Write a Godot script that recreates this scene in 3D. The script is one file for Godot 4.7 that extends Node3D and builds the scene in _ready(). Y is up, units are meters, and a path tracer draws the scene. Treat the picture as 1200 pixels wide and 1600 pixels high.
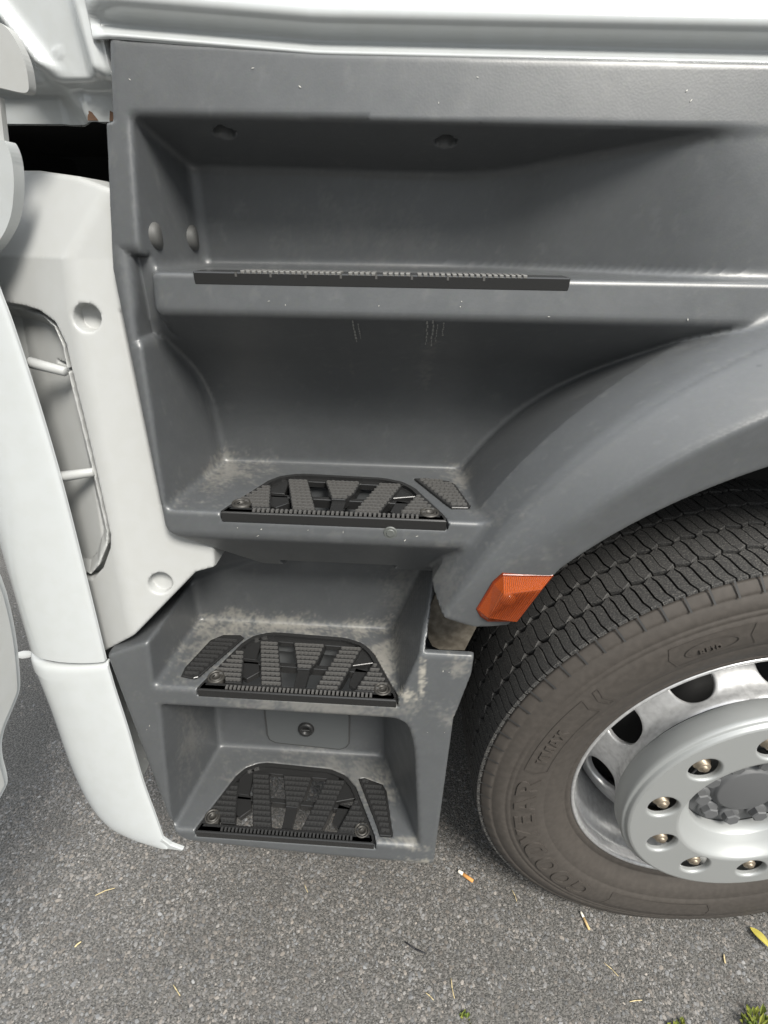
extends Node3D

# ---------------------------------------------------------------- helpers
var taken := {}
var truck: Node3D
var rng := RandomNumberGenerator.new()
var M := {}

func lin(r: float, g: float, b: float) -> Color:
	return Color(r, g, b).linear_to_srgb()

func smax(a: float, b: float, k: float) -> float:
	var t := k - absf(a - b)
	return maxf(a, b) + (t * t / (4.0 * k) if t > 0.0 else 0.0)

func smin(a: float, b: float, k: float) -> float:
	var t := k - absf(a - b)
	return minf(a, b) - (t * t / (4.0 * k) if t > 0.0 else 0.0)

func numbered(called: String) -> String:
	var n: int = taken.get(called, 0)
	taken[called] = n + 1
	return called if n == 0 else "%s_%03d" % [called, n]

func tag(o: Node, label: String, category: String, group := "") -> void:
	o.set_meta("label", label)
	o.set_meta("category", category)
	if group:
		o.set_meta("group", group)

func part(called: String, mesh: Mesh, m: Material, parent: Node) -> MeshInstance3D:
	var o := MeshInstance3D.new()
	o.name = called
	o.mesh = mesh
	o.material_override = m
	parent.add_child(o, true)
	return o

func group_node(called: String, parent: Node, at := Vector3.ZERO) -> Node3D:
	var o := Node3D.new()
	o.name = called
	o.position = at
	parent.add_child(o, true)
	return o

func st_new() -> SurfaceTool:
	var st := SurfaceTool.new()
	st.begin(Mesh.PRIMITIVE_TRIANGLES)
	return st

func done(st: SurfaceTool) -> ArrayMesh:
	st.generate_normals()
	return st.commit()

# counter-clockwise seen from outside
func tri(st: SurfaceTool, a: Vector3, b: Vector3, c: Vector3) -> void:
	st.add_vertex(a); st.add_vertex(c); st.add_vertex(b)

func quad(st: SurfaceTool, a: Vector3, b: Vector3, c: Vector3, d: Vector3) -> void:
	tri(st, a, b, c); tri(st, a, c, d)

# a prism: polygon (counter-clockwise) in the plane (o; u, v), pushed along n by h, with a chamfer c at the top
func prism(st: SurfaceTool, poly: PackedVector2Array, o: Vector3, u: Vector3, v: Vector3, h: float, c := 0.0, base := true) -> void:
	var n := u.cross(v).normalized()
	if Geometry2D.is_polygon_clockwise(poly):
		poly = poly.duplicate(); poly.reverse()
	var top := poly
	if c > 0.0:
		var off := Geometry2D.offset_polygon(poly, -c, Geometry2D.JOIN_MITER)
		if off.size() == 1 and off[0].size() == poly.size():
			var q: PackedVector2Array = off[0]
			if Geometry2D.is_polygon_clockwise(q): q.reverse()
			var best := 0
			for i in q.size():
				if q[i].distance_squared_to(poly[0]) < q[best].distance_squared_to(poly[0]): best = i
			top = PackedVector2Array()
			for i in q.size(): top.append(q[(best + i) % q.size()])
		else:
			c = 0.0
	var m := poly.size()
	st.set_smooth_group(-1)
	for i in m:
		var j := (i + 1) % m
		var a := o + u * poly[i].x + v * poly[i].y
		var b := o + u * poly[j].x + v * poly[j].y
		quad(st, a, b, b + n * (h - c), a + n * (h - c))
		if c > 0.0:
			var a2 := o + u * top[i].x + v * top[i].y + n * h
			var b2 := o + u * top[j].x + v * top[j].y + n * h
			quad(st, a + n * (h - c), b + n * (h - c), b2, a2)
	var t := Geometry2D.triangulate_polygon(top)
	for i in range(0, t.size(), 3):
		var p := [top[t[i]], top[t[i + 1]], top[t[i + 2]]]
		if (p[1] - p[0]).cross(p[2] - p[0]) < 0.0: p = [p[0], p[2], p[1]]
		var w := []
		for q in p: w.append(o + u * q.x + v * q.y + n * h)
		tri(st, w[0], w[1], w[2])
	if base:
		t = Geometry2D.triangulate_polygon(poly)
		for i in range(0, t.size(), 3):
			var p := [poly[t[i]], poly[t[i + 1]], poly[t[i + 2]]]
			if (p[1] - p[0]).cross(p[2] - p[0]) < 0.0: p = [p[0], p[2], p[1]]
			tri(st, o + u * p[0].x + v * p[0].y, o + u * p[2].x + v * p[2].y, o + u * p[1].x + v * p[1].y)

func box(st: SurfaceTool, lo: Vector3, hi: Vector3, c := 0.0) -> void:
	prism(st, PackedVector2Array([Vector2(lo.x, lo.y), Vector2(hi.x, lo.y), Vector2(hi.x, hi.y), Vector2(lo.x, hi.y)]), Vector3(0, 0, lo.z), Vector3.RIGHT, Vector3.UP, hi.z - lo.z, c)

# surface of revolution about the axis through o; profile points are (radius, distance along axis), going so that outside is to the left
func lathe(st: SurfaceTool, prof: PackedVector2Array, o: Vector3, u: Vector3, v: Vector3, n: int, a0 := 0.0, a1 := TAU, group := 1) -> void:
	var ax := u.cross(v)
	st.set_smooth_group(group)
	for i in n:
		var t0 := lerpf(a0, a1, float(i) / n)
		var t1 := lerpf(a0, a1, float(i + 1) / n)
		var d0 := u * cos(t0) + v * sin(t0)
		var d1 := u * cos(t1) + v * sin(t1)
		for k in prof.size() - 1:
			var p := prof[k]
			var q := prof[k + 1]
			if p.is_equal_approx(q): continue
			var a := o + d0 * p.x + ax * p.y
			var b := o + d1 * p.x + ax * p.y
			var c := o + d1 * q.x + ax * q.y
			var d := o + d0 * q.x + ax * q.y
			if p.x > 1e-6: tri(st, a, b, c) if q.x > 1e-6 else tri(st, a, b, d)
			if q.x > 1e-6: tri(st, a, c, d)

func tube(st: SurfaceTool, a: Vector3, b: Vector3, ra: float, rb: float, n := 10) -> void:
	var ax := (b - a).normalized()
	var u := ax.cross(Vector3.UP if absf(ax.y) < 0.9 else Vector3.RIGHT).normalized()
	var v := ax.cross(u)
	var l := a.distance_to(b)
	lathe(st, PackedVector2Array([Vector2(0, l), Vector2(rb * 0.8, l), Vector2(rb, l - rb * 0.25), Vector2(ra, 0), Vector2(0, 0)]), a, u, v, n)

func hexagon(r: float) -> PackedVector2Array:
	var p := PackedVector2Array()
	for i in 6: p.append(Vector2.from_angle(i * PI / 3.0) * r)
	return p

func circle(c: Vector2, r: float, n := 20) -> PackedVector2Array:
	var p := PackedVector2Array()
	for i in n: p.append(c + Vector2.from_angle(i * TAU / n) * r)
	return p

# a bent sheet through rows of control points (front face to the left of the walk), with thickness
func catmull(p: PackedVector3Array, t: float) -> Vector3:
	var n := p.size() - 1
	var i := clampi(int(t * n), 0, n - 1)
	var f := t * n - i
	return p[i].cubic_interpolate(p[i + 1], p[i - 1] if i > 0 else p[i] * 2.0 - p[i + 1], p[i + 2] if i + 2 <= n else p[i + 1] * 2.0 - p[i], f)

func sheet(rows: Array, nu: int, nv: int, thick: float) -> ArrayMesh:
	var g := []
	for j in nv + 1:
		var line := PackedVector3Array()
		for i in nu + 1:
			var col := PackedVector3Array()
			for r in rows: col.append(catmull(r, float(i) / nu))
			line.append(catmull(col, float(j) / nv))
		g.append(line)
	return grid_mesh(g, thick)

# rows of points, seen from the front: i to the right, j downwards
func grid_mesh(g: Array, thick: float) -> ArrayMesh:
	var nv := g.size() - 1
	var nu: int = g[0].size() - 1
	var nor := []
	for j in nv + 1:
		var line := PackedVector3Array()
		for i in nu + 1:
			var du: Vector3 = g[j][mini(i + 1, nu)] - g[j][maxi(i - 1, 0)]
			var dv: Vector3 = g[mini(j + 1, nv)][i] - g[maxi(j - 1, 0)][i]
			line.append(dv.cross(du).normalized())
		nor.append(line)
	var st := st_new()
	for side in [0.0, thick]:
		st.set_smooth_group(1 if side == 0.0 else 2)
		for j in nv:
			for i in nu:
				var c := []
				for q in [[i, j + 1], [i + 1, j + 1], [i + 1, j], [i, j]]:
					c.append(g[q[1]][q[0]] - nor[q[1]][q[0]] * side)
				if side == 0.0: quad(st, c[0], c[1], c[2], c[3])
				else: quad(st, c[3], c[2], c[1], c[0])
	st.set_smooth_group(-1)
	for i in nu:
		for j in [0, nv]:
			var a: Vector3 = g[j][i]
			var b: Vector3 = g[j][i + 1]
			if j == 0: quad(st, a, b, b - nor[j][i + 1] * thick, a - nor[j][i] * thick)
			else: quad(st, b, a, a - nor[j][i] * thick, b - nor[j][i + 1] * thick)
	for j in nv:
		for i in [0, nu]:
			var a: Vector3 = g[j][i]
			var b: Vector3 = g[j + 1][i]
			if i == 0: quad(st, b, a, a - nor[j][i] * thick, b - nor[j + 1][i] * thick)
			else: quad(st, a, b, b - nor[j + 1][i] * thick, a - nor[j][i] * thick)
	return done(st)

# ---------------------------------------------------------------- moulded shapes: a distance field meshed as surface nets
func moulded(f: Callable, lo: Vector3, hi: Vector3, h: float, colour = null) -> ArrayMesh:
	const B := 6
	var nx := int(ceil((hi.x - lo.x) / h)) + 1
	var ny := int(ceil((hi.y - lo.y) / h / B)) * B + 1
	var nz := int(ceil((hi.z - lo.z) / h / B)) * B + 1
	var by := (ny - 1) / B
	var bz := (nz - 1) / B
	var planes := []
	var active := []
	planes.resize(nx); active.resize(nx)
	var reach := h * (B * 0.5 + 1.0) * 1.5
	var sample := func(i: int) -> void:
		var a := PackedFloat32Array()
		a.resize(ny * nz)
		a.fill(1.0)
		var act := PackedByteArray()
		act.resize(by * bz)
		var x := lo.x + i * h
		for bj in by:
			for bk in bz:
				var d: float = f.call(x, lo.y + (bj + 0.5) * B * h, lo.z + (bk + 0.5) * B * h)
				var near := absf(d) < reach
				act[bj * bz + bk] = 1 if near else 0
				for j in range(bj * B, bj * B + B + (1 if bj == by - 1 else 0)):
					var y := lo.y + j * h
					for k in range(bk * B, bk * B + B + (1 if bk == bz - 1 else 0)):
						a[j * nz + k] = f.call(x, y, lo.z + k * h) if near else d
		planes[i] = a
		active[i] = act
	var job := WorkerThreadPool.add_group_task(sample, nx)
	WorkerThreadPool.wait_for_group_task_completion(job)
	var verts := PackedVector3Array()
	var norms := PackedVector3Array()
	var cols := PackedColorArray()
	var idx := PackedInt32Array()
	var prev := PackedInt32Array()
	for i in nx - 1:
		var p0: PackedFloat32Array = planes[i]
		var p1: PackedFloat32Array = planes[i + 1]
		var a0: PackedByteArray = active[i]
		var a1: PackedByteArray = active[i + 1]
		var cur := PackedInt32Array()
		cur.resize(ny * nz)
		cur.fill(-1)
		for bj in by:
			for bk in bz:
				if a0[bj * bz + bk] == 0 and a1[bj * bz + bk] == 0: continue
				for j in range(bj * B, bj * B + B):
					for k in range(bk * B, bk * B + B):
						var q := j * nz + k
						var c0 := p0[q]; var c1 := p0[q + 1]; var c2 := p0[q + nz]; var c3 := p0[q + nz + 1]
						var c4 := p1[q]; var c5 := p1[q + 1]; var c6 := p1[q + nz]; var c7 := p1[q + nz + 1]
						var m := int(c0 < 0) + int(c1 < 0) + int(c2 < 0) + int(c3 < 0) + int(c4 < 0) + int(c5 < 0) + int(c6 < 0) + int(c7 < 0)
						if m == 0 or m == 8: continue
						var s := Vector3.ZERO
						var w := 0
						if (c0 < 0) != (c1 < 0): s += Vector3(0, 0, c0 / (c0 - c1)); w += 1
						if (c2 < 0) != (c3 < 0): s += Vector3(0, 1, c2 / (c2 - c3)); w += 1
						if (c4 < 0) != (c5 < 0): s += Vector3(1, 0, c4 / (c4 - c5)); w += 1
						if (c6 < 0) != (c7 < 0): s += Vector3(1, 1, c6 / (c6 - c7)); w += 1
						if (c0 < 0) != (c2 < 0): s += Vector3(0, c0 / (c0 - c2), 0); w += 1
						if (c1 < 0) != (c3 < 0): s += Vector3(0, c1 / (c1 - c3), 1); w += 1
						if (c4 < 0) != (c6 < 0): s += Vector3(1, c4 / (c4 - c6), 0); w += 1
						if (c5 < 0) != (c7 < 0): s += Vector3(1, c5 / (c5 - c7), 1); w += 1
						if (c0 < 0) != (c4 < 0): s += Vector3(c0 / (c0 - c4), 0, 0); w += 1
						if (c1 < 0) != (c5 < 0): s += Vector3(c1 / (c1 - c5), 0, 1); w += 1
						if (c2 < 0) != (c6 < 0): s += Vector3(c2 / (c2 - c6), 1, 0); w += 1
						if (c3 < 0) != (c7 < 0): s += Vector3(c3 / (c3 - c7), 1, 1); w += 1
						s /= w
						cur[q] = verts.size()
						var at := lo + Vector3(i + s.x, j + s.y, k + s.z) * h
						var e := h * 0.6
						var dd: float = f.call(at.x, at.y, at.z)
						var n := Vector3(float(f.call(at.x + e, at.y, at.z)) - dd, float(f.call(at.x, at.y + e, at.z)) - dd, float(f.call(at.x, at.y, at.z + e)) - dd) if (m > 5 or m < 3) else Vector3(c4 + c5 + c6 + c7 - c0 - c1 - c2 - c3, c2 + c3 + c6 + c7 - c0 - c1 - c4 - c5, c1 + c3 + c5 + c7 - c0 - c2 - c4 - c6)
						n = n.normalized()
						verts.append(at - n * clampf(dd, -h, h) * 0.7)
						norms.append(n)
						cols.append(colour.call(at, n) if colour != null else Color.WHITE)
						# faces of the edges that leave this cell's low corner
						if j > 0 and k > 0 and (c0 < 0) != (c4 < 0):
							face(idx, [cur[q], cur[q - nz], cur[q - nz - 1], cur[q - 1]], c0 < 0)
						if i > 0 and k > 0 and (c0 < 0) != (c2 < 0):
							face(idx, [cur[q], cur[q - 1], prev[q - 1], prev[q]], c0 < 0)
						if i > 0 and j > 0 and (c0 < 0) != (c1 < 0):
							face(idx, [cur[q], prev[q], prev[q - nz], cur[q - nz]], c0 < 0)
		prev = cur
	var arr := []
	arr.resize(Mesh.ARRAY_MAX)
	arr[Mesh.ARRAY_VERTEX] = verts
	arr[Mesh.ARRAY_NORMAL] = norms
	if colour != null: arr[Mesh.ARRAY_COLOR] = cols
	arr[Mesh.ARRAY_INDEX] = idx
	var mesh := ArrayMesh.new()
	mesh.add_surface_from_arrays(Mesh.PRIMITIVE_TRIANGLES, arr)
	return mesh

func face(idx: PackedInt32Array, q: Array, flip: bool) -> void:
	for v in q:
		if v < 0: return
	if not flip: idx.append_array(PackedInt32Array([q[0], q[1], q[2], q[0], q[2], q[3]]))
	else: idx.append_array(PackedInt32Array([q[0], q[2], q[1], q[0], q[3], q[2]]))

func poly_dist(p: Vector2, q: PackedVector2Array) -> float:
	var n := q.size()
	var d := INF
	var inside := false
	var j := n - 1
	for i in n:
		var a := q[i]
		var e := q[j] - a
		var w := p - a
		var b := w - e * clampf(w.dot(e) / e.length_squared(), 0.0, 1.0)
		d = minf(d, b.length_squared())
		if (a.y > p.y) != (q[j].y > p.y) and p.x < e.x * (p.y - a.y) / e.y + a.x: inside = not inside
		j = i
	return -sqrt(d) if inside else sqrt(d)

# the sloping plane that the step fronts lie on
func front(y: float) -> float:
	return 0.022 + 0.19 * (0.997 - y)

const WC := Vector2(0.611, 0.49)       # the wheel's centre
func arch_dist(x: float, y: float, z: float) -> float:
	# outer arch flange, in polar coordinates about the wheel
	var dx := x - WC.x
	var dy := y - WC.y
	var r := sqrt(dx * dx + dy * dy)
	var th := rad_to_deg(atan2(dy, dx))
	if th < -90.0: th += 360.0
	var zf := front(y)
	var ra := 0.777 - maxf(th - 106.0, -20.0) * 0.00258
	var rb := 0.719 - maxf(th - 108.6, -20.0) * 0.0024
	var rc := 0.656 - maxf(th - 108.5, -20.0) * 0.00126 if th < 131.0 else 0.6277 - (th - 131.0) * 0.0033
	var zc := zf + 0.03
	var s := clampf((zc - z) / 0.055, 0.0, 6.0)
	var rs := ra + 0.026 * (s if s < 1.0 else 1.0 + (s - 1.0) * 0.12)
	var slope := (0.07 - zc) / (ra - rb)
	var zr := smin(0.07, zc + (ra - r) * slope, 0.006)
	var d := maxf((r - rs) * 0.9, (z - zr) * 0.75)
	d = smax((r - rs) * 0.9, (z - zr) * 0.75, 0.006)
	d = smax(d, (rc - r) * 0.98, 0.005)
	# lower end of the flange
	d = smax(d, (0.856 + 0.27 * (0.07 - z) + maxf(0.0, 0.1 - x) * 0.35 - y) * 0.9, 0.006)
	if y < 0.95: d = smax(d, (-0.035 - z) * 0.9, 0.006)
	return d

func upper_panel(x: float, y: float, z: float) -> float:
	var zf := front(y)
	var xl := -0.371 + ((y - 1.3) * 0.09 if y > 1.3 else (1.3 - y) * 0.093)
	if y > 1.447: xl += 0.008
	var d := (z - zf) * 0.982
	# bevel under the third step
	d = smax(d, (y - 0.965) * -0.578 + (z - 0.028) * 0.816, 0.007)
	d = smax(d, xl - x, 0.008)
	d = smax(d, y - (1.508 - x * 0.02 + maxf(0.0, -0.116 - x) * 0.047), 0.006)
	d = smax(d, (x + 0.34) * -0.613 - (y - 0.967) * 0.79, 0.01)
	d = maxf(d, 0.884 - y)
	d = maxf(d, (0.656 - sqrt((x - WC.x) * (x - WC.x) + (y - WC.y) * (y - WC.y))))
	# third-step recess
	if y < 1.33 and y > 0.9:
		var c := 1.0 - y
		c = smax(c, -0.314 - (z + 0.16) * 0.12 - (y - 1.0) * 0.06 - x, 0.011)
		c = smax(c, smax(-0.158 - z, (y - 1.252) * 0.757 - (z + 0.026) * 0.653, 0.06), 0.011)
		d = smax(d, -c, 0.006)
		# groove at the left of the fourth step's front
		var g := maxf(maxf(absf(x + 0.336) - 0.010, absf(y - 1.268) - 0.045), -0.058 - z)
		d = smax(d, -g, 0.016)
	# top recess
	if y > 1.25:
		var b := smax(-0.16 - z, (-0.16 + (x - 0.08) * 0.4 - z) * 0.93, 0.022)
		b = smin(b, (zf - 0.013 + (y - 1.297) * 0.100 - z) + maxf(0.0, 0.26 - x) * 0.6, 0.02)
		var c := smax(1.297 - y, b, 0.014)
		c = smax(c, (-0.303 - (z + 0.16) * 0.25 - x) * 0.97, 0.014)
		c = smax(c, (y - 1.448 + x * 0.018) * 0.932 - (z + 0.065) * 0.363, 0.009)
		d = smax(d, -c, 0.006)
		if y > 1.4:
			for h in [Vector3(-0.231, 1.442, -0.092), Vector3(0.026, 1.435, -0.098)]:
				var e := Vector3((x - h.x) / 0.0125, (z - h.z) / 0.010, 0.0).length() - 1.0
				d = maxf(d, -maxf(e * 0.010, absf(y - h.y) - 0.014))
	var a := arch_dist(x, y, z)
	d = smin(d, a, 0.009)
	# pocket for the tread plate
	if y > 0.84 and y < 1.03:
		var q3 := poly_dist(Vector2(x, z), pocket3)
		d = maxf(d, -maxf(q3, absf(y - 1.0) - 0.0125))
		d = maxf(d, -maxf(q3 + 0.011, absf(y - 0.975) - 0.016))
		d = maxf(d, -maxf(q3 + 0.046, absf(y - 0.92) - 0.07))
		d = maxf(d, -maxf(poly_dist(Vector2(x, z), pad3), absf(y - 1.0) - 0.006))
	return maxf(d, -0.2 - z)

var pocket3 := PackedVector2Array()
var pad3 := PackedVector2Array()
var pocket2 := PackedVector2Array()
var pad2 := PackedVector2Array()
var pocket1 := PackedVector2Array()
var pad1 := PackedVector2Array()

func lower_box(x: float, y: float, z: float) -> float:
	var zf := front(y)
	var xr := 0.078 + (y - 0.609) * 0.05
	if y > 0.69: xr = 0.084 + (y - 0.692) * 0.26 - maxf(0.0, y - 0.765) * 0.2
	var d := (z - zf) * 0.982
	d = smax(d, (x + 0.456) * -0.98 - (y - 0.76) * 0.201, 0.012)
	d = smax(d, (x - xr) * 0.96, 0.006)
	d = smax(d, 0.384 - x * 0.05 - y, 0.012)
	d = smax(d, (0.392 - y) * 0.8 + (z - 0.135) * 0.6 - 0.004, 0.012)
	d = smax(d, (x + 0.378) * -0.6 - (y - 0.408) * 0.8, 0.014)
	# top of the left shoulder, and of the flange by the wheel
	var wall := -0.003 + (y - 0.715) * 0.36 + (z - 0.076) * 0.12
	var top := 0.765 + (x + 0.456) * 0.4 if x < -0.2 else 0.798 + 0.008 * x
	var wt := 0.797 + (0.06 - z) * 0.75
	d = smax(d, y - (top if x < -0.2 else minf(wt, 0.93)), 0.006)
	# gap behind the flange, right of the thin wall
	var gap := maxf(maxf(wall + 0.008 - x, z - zf + 0.012), 0.705 - y)
	d = maxf(d, -gap)
	d = maxf(d, minf((y - 0.798) * 0.98, x - wall - 0.008))
	# second-step recess
	if y > 0.62:
		var c := 0.715 - y
		c = smax(c, (-0.375 - (z + 0.09) * 0.07 - x), 0.011)
		c = smax(c, -0.092 - z, 0.012)
		c = smax(c, (x - wall) * 0.93, 0.012)
		d = smax(d, -c, 0.007)
		# the wall that rises behind the second step
		var bw := maxf(maxf(z + 0.092, -0.12 - z), maxf(maxf(-0.375 - x, x - 0.03), y - 0.96))
		d = smin(d, bw, 0.016)
	# first-step recess
	if y < 0.73:
		var c := 0.43 - y
		c = smax(c, y - 0.681, 0.008)
		c = smax(c, -0.362 - (z + 0.04) * 0.15 - x, 0.011)
		c = smax(c, -0.04 - z - (y - 0.43) * 0.12, 0.011)
		c = smax(c, (x + 0.03 - (z + 0.04) * 0.42) * 0.9, 0.012)
		c = smax(c, (x - 0.005) * 0.83 + (y - 0.684) * 0.55 - 0.004, 0.03)
		d = smax(d, -c, 0.006)
	# pockets for tread plates; the lowest step is open to the road
	if y > 0.66 and y < 0.75:
		var q2 := poly_dist(Vector2(x, z), pocket2)
		d = maxf(d, -maxf(q2, absf(y - 0.715) - 0.0125))
		d = maxf(d, -maxf(q2 + 0.011, absf(y - 0.69) - 0.03))
		d = maxf(d, -maxf(poly_dist(Vector2(x, z), pad2), absf(y - 0.715) - 0.006))
	if y < 0.46:
		var q1 := poly_dist(Vector2(x, z), pocket1)
		d = maxf(d, -maxf(q1, absf(y - 0.43) - 0.0125))
		d = maxf(d, -maxf(q1 + 0.011, absf(y - 0.39) - 0.06))
		d = maxf(d, -maxf(poly_dist(Vector2(x, z), pad1), absf(y - 0.43) - 0.006))
		d = maxf(d, -maxf(maxf(absf(x + 0.17) - 0.20, y - 0.405), maxf(z - 0.10, -0.15 - z)))
	return maxf(d, -0.16 - z)

var vent := PackedVector2Array([Vector2(-0.60, 1.255), Vector2(-0.513, 1.25), Vector2(-0.487, 1.246), Vector2(-0.464, 1.234), Vector2(-0.452, 1.209), Vector2(-0.45, 1.184), Vector2(-0.443, 1.13), Vector2(-0.434, 1.044), Vector2(-0.427, 0.956), Vector2(-0.431, 0.937), Vector2(-0.451, 0.901), Vector2(-0.474, 0.878), Vector2(-0.60, 0.85)])
var trim_edge := PackedVector2Array([Vector2(-0.346, 1.380), Vector2(-0.373, 1.386), Vector2(-0.416, 1.398), Vector2(-0.482, 1.406), Vector2(-0.62, 1.41), Vector2(-0.62, 0.70), Vector2(-0.476, 0.748), Vector2(-0.409, 0.798), Vector2(-0.314, 0.892), Vector2(-0.287, 0.898), Vector2(-0.285, 0.93), Vector2(-0.315, 0.957), Vector2(-0.337, 0.985), Vector2(-0.350, 1.0), Vector2(-0.3735, 1.25), Vector2(-0.352, 1.262)])

func corner_trim(x: float, y: float, z: float) -> float:
	var zf := front(y)
	var xc := -0.43 + (y - 1.2) * 0.03 - (0.0 if y > 1.25 else (1.25 - y) * -0.07)
	if y > 1.31: xc += (y - 1.31) * 0.28
	var d := smax((z - (zf - 0.004 - (x - xc) * 0.22)) * 0.94, (z - (zf - 0.004 + (x - xc) * 0.34 - maxf(0.0, y - 1.31) * 0.25)) * 0.9, 0.006)
	var p := Vector2(x, y)
	d = smax(d, poly_dist(p, trim_edge), 0.006)
	if x < -0.4 and y < 1.28:
		var v := poly_dist(p, vent)
		d = smax(d, -maxf(absf(v + 0.001) - 0.0032, zf - 0.05 - z), 0.003)
		var depth := minf((-v - 0.006) * 1.2, 0.016) + clampf((-0.452 - x) * 0.5, 0.0, 0.05)
		d = smax(d, -maxf(v + 0.006, zf - 0.014 - depth - z), 0.004)
		d = maxf(d, -maxf(maxf(absf(y - 1.178 + (x + 0.46) * 0.15) - 0.002, v), zf - 0.05 - z))
	for s in [Vector2(-0.415, 1.243), Vector2(-0.364, 0.88)]:
		var q := p.distance_to(s)
		if q < 0.03: d = smax(d, -maxf(q - 0.0165, zf - 0.03 - z + q * 0.2), 0.003)
	return maxf(d, zf - 0.1 - z)

# ---------------------------------------------------------------- materials
func noise(f: float, oct: int, kind := FastNoiseLite.TYPE_SIMPLEX_SMOOTH, s := 1) -> FastNoiseLite:
	var n := FastNoiseLite.new()
	n.seed = s; n.noise_type = kind; n.frequency = f; n.fractal_octaves = oct
	return n

func ntex(n: FastNoiseLite, ramp: Array, size := 512, normal := false, bump := 4.0) -> NoiseTexture2D:
	var t := NoiseTexture2D.new()
	t.width = size; t.height = size; t.seamless = true; t.noise = n; t.as_normal_map = normal; t.bump_strength = bump
	if ramp.size():
		var g := Gradient.new()
		var off := PackedFloat32Array()
		var col := PackedColorArray()
		for r in ramp: off.append(r[0]); col.append(r[1])
		g.offsets = off; g.colors = col
		t.color_ramp = g
	return t

func grey(v: float) -> Color:
	return Color(v, v, v)

func mat(c: Color, rough: float, metal := 0.0) -> StandardMaterial3D:
	var m := StandardMaterial3D.new()
	m.albedo_color = c; m.roughness = rough; m.metallic = metal
	return m

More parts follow.
